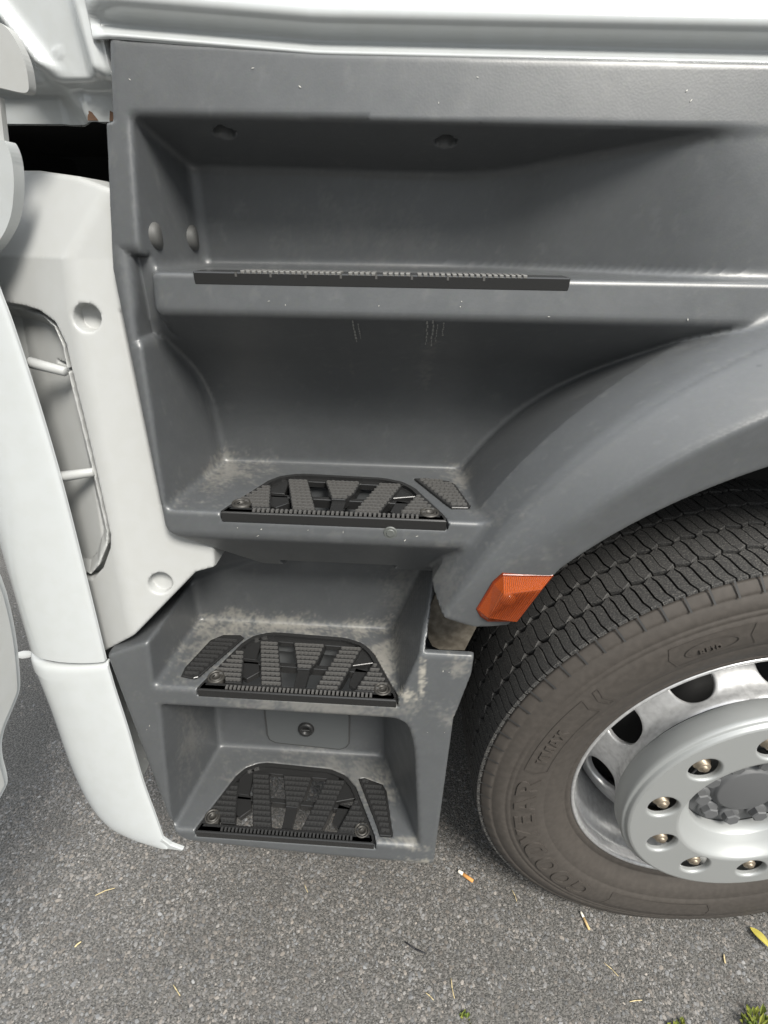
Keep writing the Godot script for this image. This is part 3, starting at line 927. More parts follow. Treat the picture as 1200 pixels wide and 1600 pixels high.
# a band of revolution with n round or oval holes: f(s) gives (radius, axial); the band runs s in 0..hi
func holed_band(st: SurfaceTool, f: Callable, n: int, sc: float, s_hi: float, half_t: float, half_s: float, a0: float, depth: float) -> void:
	var sector := TAU / n
	var m := 48
	for k in n:
		var c := a0 + k * sector
		var rings := []
		var steps := 7
		for ring in steps + 4:
			var line := []
			for i in m:
				var e := TAU * i / m
				var ct := cos(e)
				var cs := sin(e)
				# where the ray from the hole's centre meets the sector's edge, in (angle, s)
				var kt := (sector * 0.5) / maxf(absf(ct), 1e-6)
				var lim := (s_hi - sc) if cs > 0 else sc
				var ks := lim / maxf(absf(cs), 1e-6)
				var far := Vector2(ct, cs) * minf(kt, ks)
				# keep the square corners: sample the box corner exactly
				var near := Vector2(ct * half_t, cs * half_s)
				var t := float(ring) / steps
				var at := near.lerp(far, pow(minf(t, 1.0), 1.3)) if ring <= steps else near
				var rz: Vector2 = f.call(clampf(sc + at.y, 0.0, 1.0))
				var p := Vector3(cos(c + at.x) * rz.x, sin(c + at.x) * rz.x, rz.y)
				line.append(p)
			rings.append(line)
		# corners of the sector, filled where the rays jump from side to top
		st.set_smooth_group(1)
		for ring in steps:
			for i in m:
				var j := (i + 1) % m
				quad(st, rings[ring][i], rings[ring][j], rings[ring + 1][j], rings[ring + 1][i])
		for i in m:
			var j := (i + 1) % m
			var e0 := TAU * i / m
			var e1 := TAU * j / m
			var b0 := bound(e0, sector, s_hi - sc, sc)
			var b1 := bound(e1, sector, s_hi - sc, sc)
			if b0 != b1:
				var mid_e := (TAU * (i + 0.5)) / m
				var q := Vector2(signf(cos(mid_e)) * sector * 0.5, (s_hi - sc) if sin(mid_e) > 0 else -sc)
				var rz: Vector2 = f.call(clampf(sc + q.y, 0.0, 1.0))
				tri(st, rings[steps][i], rings[steps][j], Vector3(cos(c + q.x) * rz.x, sin(c + q.x) * rz.x, rz.y))
		# rolled edge and wall of the hole
		var cz: Vector2 = f.call(sc)
		var mid := Vector3(cos(c) * cz.x, sin(c) * cz.x, cz.y)
		var g0: Vector2 = f.call(clampf(sc - 0.05, 0, 1))
		var g1: Vector2 = f.call(clampf(sc + 0.05, 0, 1))
		var tang := (g1 - g0).normalized()
		var nrm := Vector2(tang.y, -tang.x)
		if nrm.y < 0: nrm = -nrm
		var nv := Vector3(cos(c) * nrm.x, sin(c) * nrm.x, nrm.y)
		var prev: Array = rings[0]
		for lev in [[0.0015, 0.0006], [0.003, 0.0022], [0.0035, 0.005], [0.0036, depth]]:
			var line := []
			for i in m:
				var p: Vector3 = rings[0][i]
				line.append(p + (mid - p).normalized() * lev[0] - nv * lev[1])
			for i in m:
				var j := (i + 1) % m
				quad(st, line[i], line[j], prev[j], prev[i])
			prev = line

func bound(e: float, sector: float, up: float, dn: float) -> int:
	var kt := (sector * 0.5) / maxf(absf(cos(e)), 1e-6)
	var ks := (up if sin(e) > 0 else dn) / maxf(absf(sin(e)), 1e-6)
	return 0 if kt < ks else 1

func word_mesh(text: String, size: float, r: float, a_start: float, spacing := 1.0, depth := 0.0044) -> ArrayMesh:
	# raised letters bent round the sidewall; clockwise from a_start, feet towards the axle
	var tm := TextMesh.new()
	tm.text = text
	var sf := SystemFont.new()
	sf.font_names = PackedStringArray(["Droid Sans"])
	sf.font_weight = 700
	tm.font = sf
	tm.font_size = 32
	tm.pixel_size = size / 32.0
	tm.depth = depth
	tm.curve_step = 2.0
	tm.horizontal_alignment = HORIZONTAL_ALIGNMENT_LEFT
	tm.vertical_alignment = VERTICAL_ALIGNMENT_CENTER
	var st := st_new()
	st.set_smooth_group(-1)
	for s in tm.get_surface_count():
		var a := tm.surface_get_arrays(s)
		var v: PackedVector3Array = a[Mesh.ARRAY_VERTEX]
		var ix: PackedInt32Array = a[Mesh.ARRAY_INDEX]
		for i in ix:
			var p := v[i]
			var ang := a_start - p.x * spacing / r
			var rr := r + p.y
			st.add_vertex(Vector3(cos(ang) * rr, sin(ang) * rr, p.z + wall_z(rr)))
	return done(st)

func wall_z(r: float) -> float:
	var k := (r - 0.393) / 0.06
	return 0.0338 - 0.0085 * k * k

func lettering(w: Node3D) -> void:
	part("sidewall_word", word_mesh("GOODYEAR", 0.052, 0.388, deg_to_rad(236.5), 1.5), M.letters, w)
	part("sidewall_word", word_mesh("KMAX", 0.026, 0.384, deg_to_rad(168.5), 1.15), M.letters, w)
	part("sidewall_word", word_mesh("RFID", 0.012, 0.378, deg_to_rad(120.0), 1.2), M.letters, w)
	# plain raised panels with their outlines
	for pa in [[171.5, 146.0], [143.0, 141.6], [125.0, 108.0], [276.0, 243.0], [100.0, 84.0]]:
		var st := st_new()
		var n := 28
		var a0 := deg_to_rad(pa[0])
		var a1 := deg_to_rad(pa[1])
		for ed in [[0.364, 0.3652], [0.4045, 0.4057]]:
			for i in n:
				var t0 := lerpf(a0, a1, float(i) / n)
				var t1 := lerpf(a0, a1, float(i + 1) / n)
				var q := []
				for c in [[ed[0], t1], [ed[0], t0], [ed[1], t0], [ed[1], t1]]:
					q.append(Vector3(cos(c[1]) * c[0], sin(c[1]) * c[0], wall_z(c[0]) + 0.0012))
				st.set_smooth_group(-1)
				quad(st, q[1], q[0], q[3], q[2])
		for te in [a0, a1]:
			var d := Vector3(cos(te), sin(te), 0)
			var s := Vector3(-sin(te), cos(te), 0) * 0.0007
			var p0 := d * 0.364 + Vector3(0, 0, wall_z(0.364) + 0.0012)
			var p1 := d * 0.385 + Vector3(0, 0, wall_z(0.385) + 0.0012) + s * 10.0
			var p2 := d * 0.4057 + Vector3(0, 0, wall_z(0.4057) + 0.0012)
			quad(st, p0 + s, p0 - s, p1 - s, p1 + s)
			quad(st, p1 + s, p1 - s, p2 - s, p2 + s)
		part("sidewall_panel", done(st), M.letters, w)
	# oval emblem
	var st := st_new()
	var c := deg_to_rad(117.0)
	for i in 40:
		var q := []
		for e in [[i, 1.0], [i + 1, 1.0], [i + 1, 0.93], [i, 0.93]]:
			var t: float = TAU * e[0] / 40.0
			var rr: float = 0.383 + sin(t) * 0.013 * e[1]
			var an: float = c + cos(t) * 0.1 * e[1]
			q.append(Vector3(cos(an) * rr, sin(an) * rr, wall_z(rr) + 0.0014))
		st.set_smooth_group(-1)
		quad(st, q[0], q[1], q[2], q[3])
	part("oval_emblem", done(st), M.letters, w)
	M.sidewall.cull_mode = BaseMaterial3D.CULL_DISABLED

# ---------------------------------------------------------------- white bodywork
func sill_point(x: float, y: float) -> Vector3:
	# y measured above the grey panel's top edge
	var z := -0.0785
	z += 0.004 * exp(-pow((y - 0.003) / 0.003, 2.0))
	z -= 0.012 * exp(-pow((y - 0.016) / 0.007, 2.0))
	z += 0.008 * smoothstep(0.018, 0.032, y)
	z += 0.004 * smoothstep(0.05, 0.12, y)
	z -= 0.45 * maxf(0.0, minf(y, 0.12) - 0.034)
	z = lerpf(-0.0845, z, smoothstep(-0.366, -0.335, x))
	return Vector3(x, 1.504 - x * 0.02 + maxf(0.0, -0.116 - x) * 0.047 + y, z)

func body_shell() -> void:
	var g := []
	var ys := [0.30, 0.2, 0.12, 0.08, 0.06, 0.05, 0.043, 0.037, 0.033, 0.029, 0.026, 0.0235, 0.021, 0.0185, 0.016, 0.0135, 0.011, 0.009, 0.0075, 0.006, 0.0045, 0.003, 0.0015, 0.0]
	for y in ys:
		var line := PackedVector3Array()
		for i in 61: line.append(sill_point(lerpf(-0.362, 0.85, i / 60.0), y))
		g.append(line)
	part("door_sill", grid_mesh(g, 0.02), M.white, truck)
	# foot of the front pillar
	g = []
	for j in 71:
		var y := lerpf(1.80, 1.456, pow(j / 70.0, 0.5))
		var line := PackedVector3Array()
		for i in 81:
			var x := lerpf(-0.66, -0.352, i / 80.0)
			var z := -0.098
			var xr := -0.372 + maxf(0.0, 1.55 - y) * 0.12
			z += 0.016 * exp(-pow((x - xr) / 0.009, 2.0)) * smoothstep(1.485, 1.50, y)
			z += 0.012 * smoothstep(xr + 0.004, xr + 0.02, x)
			# slanting rib
			var xb := -0.425 - (y - 1.495) * 0.75
			z += 0.014 * exp(-pow((x - xb) / 0.01, 2.0)) * smoothstep(1.492, 1.505, y)
			z -= 0.02 * smoothstep(xb, xb - 0.03, x)
			# fold above the bottom flange
			z -= 0.020 * smoothstep(1.493, 1.483, y)
			z += 0.004 * exp(-pow((x + 0.405 - 0.1 * (y - 1.47)) / 0.004, 2.0)) * smoothstep(1.488, 1.478, y)
			z += 0.005 * smoothstep(-0.440, -0.446, x) * smoothstep(1.488, 1.478, y)
			for dm in [Vector2(-0.413, 1.515), Vector2(-0.385, 1.471), Vector2(-0.398, 1.473)]:
				var r := Vector2(x, y).distance_to(dm)
				z += 0.0016 * smoothstep(0.0065, 0.0045, r) - 0.001 * smoothstep(0.004, 0.002, r)
			line.append(Vector3(x, y, z))
		g.append(line)
	part("pillar_foot", grid_mesh(g, 0.012), M.white, truck)
	# the trim between bumper and steps
	part("corner_trim", moulded(corner_trim, Vector3(-0.625, 0.69, -0.19), Vector3(-0.28, 1.42, 0.09), 0.0026), M.white_plastic, truck)
	# wind deflector on the corner
	var arc := [[0.0, -0.006], [-0.004, 0.001], [-0.035, 0.006], [-0.075, 0.006], [-0.112, -0.003], [-0.139, -0.028], [-0.156, -0.072], [-0.168, -0.14], [-0.174, -0.3]]
	var rows := []
	for r in [[-0.530, 1.42, -0.052], [-0.517, 1.30, -0.028], [-0.506, 1.236, -0.018], [-0.4935, 1.155, -0.004], [-0.482, 1.072, 0.012], [-0.473, 0.992, 0.028], [-0.464, 0.871, 0.05], [-0.4565, 0.757, 0.07]]:
		var line := PackedVector3Array()
		for k in arc.size():
			var q: Array = arc[arc.size() - 1 - k]
			line.append(Vector3(r[0] + q[0], r[1] + maxf(0.0, (0.8 - r[1])) * q[0] * -0.35, r[2] + q[1]))
		rows.append(line)
	part("wind_deflector", sheet(rows, 48, 60, 0.006), M.white, truck)
	# bumper corner below it
	rows = []
	var sec := [[-0.457, 0.752, 0.062, 0.96, 0.0], [-0.4555, 0.746, 0.070, 1.0, 0.002], [-0.453, 0.73, 0.074, 1.01, 0.004], [-0.449, 0.70, 0.08, 1.0, 0.0], [-0.4385, 0.632, 0.093, 0.99, 0.0], [-0.4265, 0.53, 0.112, 0.98, 0.0], [-0.414, 0.46, 0.125, 0.97, -0.003], [-0.4065, 0.42, 0.133, 0.9, -0.008], [-0.402, 0.398, 0.137, 0.76, -0.014], [-0.3985, 0.386, 0.139, 0.55, -0.02]]
	for r in sec:
		var line := PackedVector3Array()
		for k in arc.size():
			var q: Array = arc[arc.size() - 1 - k]
			line.append(Vector3(r[0] + q[0] * r[3] * 1.02, r[1] + q[0] * (0.06 if r[1] > 0.7 else 0.0) + (0.0 if r[1] > 0.7 else 0.02 * pow(-q[0] / 0.178, 2.0)), r[2] + q[1] * r[3] * 0.9 + r[4] * (1.0 if k < 8 else 0.0) * -q[0] * 5.0))
		rows.append(line)
	var bump := part("bumper_corner", sheet(rows, 48, 70, 0.006), M.white, truck)
	bump.set_meta("label", "white painted bumper corner")
	var st := st_new()
	prism(st, PackedVector2Array([Vector2(-0.404, 0.412), Vector2(-0.43, 0.388), Vector2(-0.405, 0.383), Vector2(-0.374, 0.379), Vector2(-0.372, 0.384), Vector2(-0.392, 0.395)]), Vector3(0, 0, 0.131), Vector3.RIGHT, Vector3.UP, 0.006, 0.0015)
	part("bumper_tip", done(st), M.white, truck)
	# bars in the vent
	for b in [[Vector3(-0.505, 1.186, -0.03), Vector3(-0.4565, 1.176, -0.026)], [Vector3(-0.486, 1.038, 0.006), Vector3(-0.4405, 1.043, -0.004)]]:
		st = st_new()
		tube(st, b[0], b[1], 0.0075, 0.0062, 14)
		part("vent_bar", done(st), M.white_plastic, truck)
	# pieces of the opened door and its hinge covers
	st = st_new()
	prism(st, rounded(PackedVector2Array([Vector2(-0.56, 1.60), Vector2(-0.46, 1.535), Vector2(-0.446, 1.529), Vector2(-0.432, 1.524), Vector2(-0.424, 1.512), Vector2(-0.4195, 1.495), Vector2(-0.4215, 1.477), Vector2(-0.424, 1.470), Vector2(-0.431, 1.4685), Vector2(-0.46, 1.4745), Vector2(-0.60, 1.50)])), Vector3(0, 0, -0.056), Vector3.RIGHT, Vector3.UP, 0.012, 0.0012)
	part("hinge_cover", done(st), M.white_plastic, truck)
	st = st_new()
	prism(st, PackedVector2Array([Vector2(-0.55, 1.475), Vector2(-0.4625, 1.4665), Vector2(-0.471, 1.4255), Vector2(-0.479, 1.4195), Vector2(-0.55, 1.41)]), Vector3(0, 0, -0.058), Vector3.RIGHT, Vector3.UP, 0.01, 0.002)
	part("hinge_bracket", done(st), M.white_plastic, truck)
	st = st_new()
	prism(st, rounded(PackedVector2Array([Vector2(-0.56, 1.42), Vector2(-0.47, 1.4225), Vector2(-0.461, 1.4265), Vector2(-0.4565, 1.4245), Vector2(-0.4545, 1.41), Vector2(-0.459, 1.390), Vector2(-0.4645, 1.375), Vector2(-0.474, 1.355), Vector2(-0.488, 1.337), Vector2(-0.512, 1.316), Vector2(-0.56, 1.29)])), Vector3(0, 0, -0.05), Vector3.RIGHT, Vector3.UP, 0.018, 0.003)
	part("corner_cap", done(st), M.white, truck)
	st = st_new()
	var dp := PackedVector2Array()
	for p in rounded(door_outline): dp.append(Vector2(-p.x, p.y))
	prism(st, dp, Vector3(-0.625, 0, 0), Vector3(0, 0, -1), Vector3.UP, 0.028, 0.005)
	part("open_door", done(st), M.white, truck)
	st = st_new()
	var seal := grow(dp, -0.014)
	prism(st, seal, Vector3(-0.599, 0, 0), Vector3(0, 0, -1), Vector3.UP, 0.008, 0.003)
	part("door_lining", done(st), M.white_plastic, truck)
	st = st_new()
	prism(st, rounded(PackedVector2Array([Vector2(-1.1, 1.95), Vector2(-0.2, 1.85), Vector2(-0.12, 1.6), Vector2(-0.13, 0.98), Vector2(-1.1, 0.98)])), Vector3(-0.592, 0, 0), Vector3(0, 0, -1), Vector3.UP, 0.03, 0.008)
	part("door_trim", done(st), M.lining, truck)

var door_outline := PackedVector2Array([Vector2(1.15, 2.75), Vector2(0.30, 2.75), Vector2(0.10, 1.75), Vector2(0.06, 1.0), Vector2(0.037, 0.90), Vector2(0.052, 0.80), Vector2(0.078, 0.722), Vector2(0.088, 0.703), Vector2(0.106, 0.692), Vector2(0.142, 0.672), Vector2(0.156, 0.645), Vector2(0.163, 0.60), Vector2(0.172, 0.588), Vector2(0.25, 0.575), Vector2(1.10, 0.60), Vector2(1.2, 0.75)])

func underside() -> void:
	# what stands in the dark behind the panels
	var st := st_new()
	box(st, Vector3(-0.78, 0.42, -2.42), Vector3(2.2, 1.60, -0.62), 0.01)
	part("engine_bay", done(st), M.dark, truck)
	st = st_new()
	box(st, Vector3(-0.40, 0.45, -0.62), Vector3(0.02, 0.885, -0.2), 0.01)
	part("chassis_block", done(st), M.dark, truck)
	st = st_new()
	box(st, Vector3(-0.78, 1.475, -0.61), Vector3(1.6, 1.60, -0.16), 0.005)
	part("cab_floor", done(st), M.dark, truck)
	st = st_new()
	box(st, Vector3(-0.78, 0.7, -0.61), Vector3(-0.72, 1.47, -0.17), 0.005)
	part("front_bulkhead", done(st), M.dark, truck)
	# wheel-arch liner
	st = st_new()
	lathe(st, PackedVector2Array([Vector2(0.645, -0.62), Vector2(0.645, -0.02), Vector2(0.65, -0.02), Vector2(0.65, -0.62)]), Vector3(WC.x, WC.y, 0), Vector3.RIGHT, Vector3.UP, 60, deg_to_rad(20.0), deg_to_rad(128.0))
	part("arch_liner", done(st), M.liner, truck)
	st = st_new()
	for p in [[Vector3(0.30, 0.99, -0.40), Vector3(0.62, 1.10, -0.34), 0.018], [Vector3(0.40, 0.96, -0.30), Vector3(0.50, 1.09, -0.30), 0.009], [Vector3(0.36, 0.92, -0.46), Vector3(0.72, 0.98, -0.46), 0.03]]:
		tube(st, p[0], p[1], p[2], p[2], 12)
	part("brake_hose", done(st), M.liner, truck)
	st = st_new()
	prism(st, PackedVector2Array([Vector2(0.058, 0.87), Vector2(0.036, 0.80), Vector2(0.041, 0.745), Vector2(0.049, 0.728), Vector2(0.062, 0.7215), Vector2(0.104, 0.7225), Vector2(0.118, 0.77), Vector2(0.135, 0.83), Vector2(0.14, 0.87)]), Vector3(0, 0, -0.036), Vector3.RIGHT, Vector3.UP, 0.004, 0.001)
	part("mud_bracket", done(st), M.bracket, truck)

# ---------------------------------------------------------------- small fittings
func fittings() -> void:
	# nose strip of the top step
	var t := group_node("top_step_nose", truck, Vector3(0, 0, 0))
	var st := st_new()
	prism(st, PackedVector2Array([Vector2(-0.268, 1.2835), Vector2(0.1755, 1.2835), Vector2(0.1765, 1.2855), Vector2(0.1765, 1.2985), Vector2(-0.269, 1.2985), Vector2(-0.269, 1.285)]), Vector3(0, 0, -0.075), Vector3.RIGHT, Vector3.UP, 0.0428, 0.0015)
	part("strip", done(st), M.tread_black_plain, t)
	st = st_new()
	var u := -0.218
	while u < 0.128:
		if fposmod(u + 0.218, 0.042) > 0.004:
			prism(st, PackedVector2Array([Vector2(u, 1.2965), Vector2(u + 0.0048, 1.2965), Vector2(u + 0.0048, 1.3003), Vector2(u, 1.3003)]), Vector3(0, 0, -0.06), Vector3.RIGHT, Vector3.UP, 0.028, 0.0008)
		u += 0.0068
	part("strip_teeth", done(st), M.ridge_pale, t).set_meta("kind", "stuff")
	st = st_new()
	for i in 8:
		var x := -0.218 + 0.042 * i
		prism(st, PackedVector2Array([Vector2(x, 1.2935), Vector2(x + 0.0025, 1.2935), Vector2(x + 0.0025, 1.2985), Vector2(x, 1.2985)]), Vector3(0, 0, -0.0335), Vector3.RIGHT, Vector3.UP, 0.0018)
	part("strip_ribs", done(st), M.ridge_dusty, t).set_meta("kind", "stuff")
	# rubber stops on the left wall of the top recess
	for c in [Vector3(-0.3275, 1.335, -0.077), Vector3(-0.309, 1.333, -0.148)]:
		st = st_new()
		lathe(st, PackedVector2Array([Vector2(0.0, 0.0075), Vector2(0.009, 0.007), Vector2(0.0135, 0.0055), Vector2(0.0155, 0.003), Vector2(0.0165, 0.0), Vector2(0.0165, -0.006)]), c, Vector3(-0.24, 0, -0.97).normalized(), Vector3.UP, 28)
		part("rubber_stop", done(st), M.stop, truck)
	# hatch in the back of the lowest step
	var h := group_node("hatch", truck)
	st = st_new()
	var hp := PackedVector2Array([Vector2(-0.262, 0.56), Vector2(-0.098, 0.55), Vector2(-0.1, 0.462), Vector2(-0.106, 0.452), Vector2(-0.118, 0.4465), Vector2(-0.245, 0.4535), Vector2(-0.256, 0.46), Vector2(-0.26, 0.472)])
	var hu := Vector3.RIGHT
	var hv := Vector3(0, 1.0, -0.12).normalized()
	prism(st, hp, Vector3(0, 0, -0.0385 + 0.43 * 0.12), hu, hv, 0.004, 0.0015)
	part("flap", done(st), M.plastic_plain, h)
	st = st_new()
	prism(st, grow(hp, 0.0025), Vector3(0, 0, -0.0382 + 0.43 * 0.12), hu, hv, 0.0016)
	part("gap", done(st), M.dark, h)
	st = st_new()
	lathe(st, PackedVector2Array([Vector2(0, 0.003), Vector2(0.0075, 0.003), Vector2(0.008, 0.006), Vector2(0.0135, 0.0065), Vector2(0.0155, 0.003), Vector2(0.016, 0.0)]), Vector3(-0.182, 0.492, -0.0415), hu, hv, 28)
	slot_bar(st, Vector3(-0.182, 0.492, -0.0385), hu, hv)
	part("lock", done(st), M.black, h)
	# plug in the front of the third step
	st = st_new()
	prism(st, circle(Vector2(-0.0235, 0.9815), 0.0095, 24), Vector3(0, 0, 0.0235), Vector3.RIGHT, Vector3.UP, 0.003, 0.001)
	prism(st, circle(Vector2(-0.0235, 0.9815), 0.0060, 24), Vector3(0, 0, 0.0255), Vector3.RIGHT, Vector3.UP, 0.0022, 0.001)
	part("plug", done(st), M.plug, truck)
	st = st_new()
	prism(st, PackedVector2Array([Vector2(-0.056, 0.9695), Vector2(-0.003, 0.970), Vector2(-0.003, 0.9965), Vector2(-0.056, 0.996)]), Vector3(0, 0, 0.0237), Vector3(1, 0, 0), Vector3(0, 1, -0.19).normalized(), 0.0008, 0.0003)
	part("plug_plate", done(st), M.plastic_plain, truck)
	marks()
	marker_lamp()

func marks() -> void:
	# flecks of pale paint on the front faces
	var st := st_new()
	st.set_smooth_group(-1)
	var slope := Vector3(0, 1, -0.19).normalized()
	for i in 46:
		if i % 5 > 2: continue
		var x := rng.randf_range(-0.33, 0.4)
		var y := rng.randf_range(1.462, 1.5) if i % 3 == 0 else (rng.randf_range(1.256, 1.276) if i % 3 == 1 else rng.randf_range(0.968, 0.982))
		if i % 3 == 2: x = rng.randf_range(-0.3, 0.05)
		if i >= 34:
			x = rng.randf_range(-0.44, -0.395); y = rng.randf_range(0.5, 0.74)
		if i >= 40:
			x = rng.randf_range(0.04, 0.07); y = rng.randf_range(0.5, 0.78)
		var c := Vector3(x, y, front(y) + 0.0009)
		var a := rng.randf() * TAU
		var l := rng.randf_range(0.0006, 0.0024)
		var d := (Vector3.RIGHT * cos(a) + slope * sin(a)) * l
		var e := (Vector3.RIGHT * -sin(a) + slope * cos(a)) * rng.randf_range(0.0003, 0.0007)
		quad(st, c - d, c + e * -1.0, c + d, c + e)
	part("paint_flecks", done(st), M.fleck, truck).set_meta("kind", "stuff")
	# dried runs on the slope above the third step
	st = st_new()
	st.set_smooth_group(-1)
	var down := Vector3(0, -0.653, -0.757)
	var out := Vector3(0, -0.757, 0.653)
	for q in [[-0.077, 0.006, 0.05, 0.0016], [-0.071, 0.012, 0.035, 0.0011], [0.014, 0.004, 0.055, 0.0018], [0.021, 0.002, 0.06, 0.0014], [0.026, 0.01, 0.04, 0.001], [0.034, 0.006, 0.03, 0.0012]]:
		var o := Vector3(q[0], 1.252, -0.026) + out * 0.0012
		var n := 7
		for i in n:
			var t0: float = q[1] + q[2] * i / n
			var t1: float = q[1] + q[2] * (i + 0.8) / n
			var w0: float = q[3] * rng.randf_range(0.35, 1.0)
			var sx := rng.randf_range(-0.0008, 0.0008)
			quad(st, o + down * t1 + Vector3(sx - w0, 0, 0), o + down * t1 + Vector3(sx + w0, 0, 0), o + down * t0 + Vector3(sx + w0 * 0.7, 0, 0), o + down * t0 + Vector3(sx - w0 * 0.7, 0, 0))
	part("dried_runs", done(st), M.run, truck).set_meta("kind", "stuff")
	# rust on the lower edge of the pillar
	for q in [Vector2(-0.399, 1.457), Vector2(-0.372, 1.4565)]:
		st = st_new()
		prism(st, PackedVector2Array([Vector2(-0.006, 0), Vector2(0.007, 0), Vector2(0.004, 0.004), Vector2(0.001, 0.008), Vector2(-0.003, 0.010)]), Vector3(q.x, q.y, -0.1175), Vector3.RIGHT, Vector3.UP, 0.0012)
		part("rust_patch", done(st), M.rust, truck)

func slot_bar(st: SurfaceTool, c: Vector3, u: Vector3, v: Vector3) -> void:
	prism(st, PackedVector2Array([Vector2(-0.010, -0.002), Vector2(0.010, -0.002), Vector2(0.010, 0.002), Vector2(-0.010, 0.002)]), c, u, v, 0.003, 0.0008)

func marker_lamp() -> void:
	# faceted amber lamp in the foot of the arch: corners on the flange, ridge standing proud
	var l := group_node("marker_lamp", truck)
	var z0 := 0.0695
	var o: Array = []
	for p in [[0.0985, 0.893], [0.105, 0.881], [0.1155, 0.8735], [0.154, 0.8755], [0.1765, 0.9255], [0.190, 0.9535], [0.152, 0.9515], [0.1265, 0.9510], [0.1155, 0.937]]: o.append(Vector3(p[0], p[1], z0))
	var a := Vector3(0.128, 0.9285, z0 + 0.013)      # peak
	var b := Vector3(0.1755, 0.937, z0 + 0.010)
	var c := Vector3(0.151, 0.8835, z0 + 0.011)
	var d := Vector3(0.113, 0.886, z0 + 0.009)
	var st := st_new()
	st.set_smooth_group(-1)
	for f in [[o[6], o[7], a, b], [o[5], o[6], b, b], [o[7], o[8], a, a], [o[8], o[0], d, a], [o[0], o[1], d, d], [o[1], o[2], d, d], [o[2], o[3], c, d], [o[3], o[4], b, c], [o[4], o[5], b, b]]:
		if f[2] == f[3]: tri(st, f[0], f[1], f[2])
		else: quad(st, f[0], f[1], f[2], f[3])
	quad(st, d, c, b, a)
	part("lens", done(st), M.amber, l)
	# fluting behind and on the lens
	st = st_new()
	for i in 22:
		var t := (i + 0.5) / 22.0
		var p := (o[7] as Vector3).lerp(o[5], t)
		var q := a.lerp(b, t)
		var s := (b - a).normalized() * 0.0006
		var up := Vector3(0, 0.35, 0.93) * 0.0007
		prism_strip(st, p.lerp(q, 0.1), p.lerp(q, 0.95), s, up)
	part("fluting", done(st), M.amber_glint, l).set_meta("kind", "stuff")
	st = st_new()
	for i in 15:
		var t := (i + 0.5) / 15.0
		var p := a.lerp(b, t)
		var q := d.lerp(c, t)
		var s := (b - a).normalized() * 0.0006
		prism_strip(st, p.lerp(q, 0.06), p.lerp(q, 0.97), s, Vector3(0, 0, 0.0006))
	part("fluting", done(st), M.amber_deep, l).set_meta("kind", "stuff")
	st = st_new()
	var op := PackedVector2Array()
	for q in o: op.append(Vector2(q.x, q.y))
	prism(st, grow(op, 0.0014), Vector3(0, 0, z0 - 0.012), Vector3.RIGHT, Vector3.UP, 0.0128, 0.001)
	part("housing", done(st), M.amber_deep, l)
	st = st_new()
	lathe(st, PackedVector2Array([Vector2(0, 0.007), Vector2(0.004, 0.0065), Vector2(0.008, 0.004), Vector2(0.010, 0.0)]), Vector3(0.137, 0.914, z0 + 0.003), Vector3.RIGHT, Vector3.UP, 20)
	part("bulb", done(st), M.amber_glint, l)
	st = st_new()
	for i in 12:
		var f := (i + 0.5) / 12.0
		prism_strip(st, Vector3(lerpf(0.115, 0.152, f), 0.881, z0 + 0.0028), Vector3(lerpf(0.128, 0.178, f), 0.935, z0 + 0.0028), Vector3(0.0009, 0, 0), Vector3(0, 0, 0.0015))
	part("reflector_ribs", done(st), M.amber_glint, l).set_meta("kind", "stuff")

func prism_strip(st: SurfaceTool, p: Vector3, q: Vector3, s: Vector3, up: Vector3) -> void:
	st.set_smooth_group(-1)
	quad(st, p - s, p + up, q + up, q - s)
	quad(st, p + up, p + s, q + s, q + up)

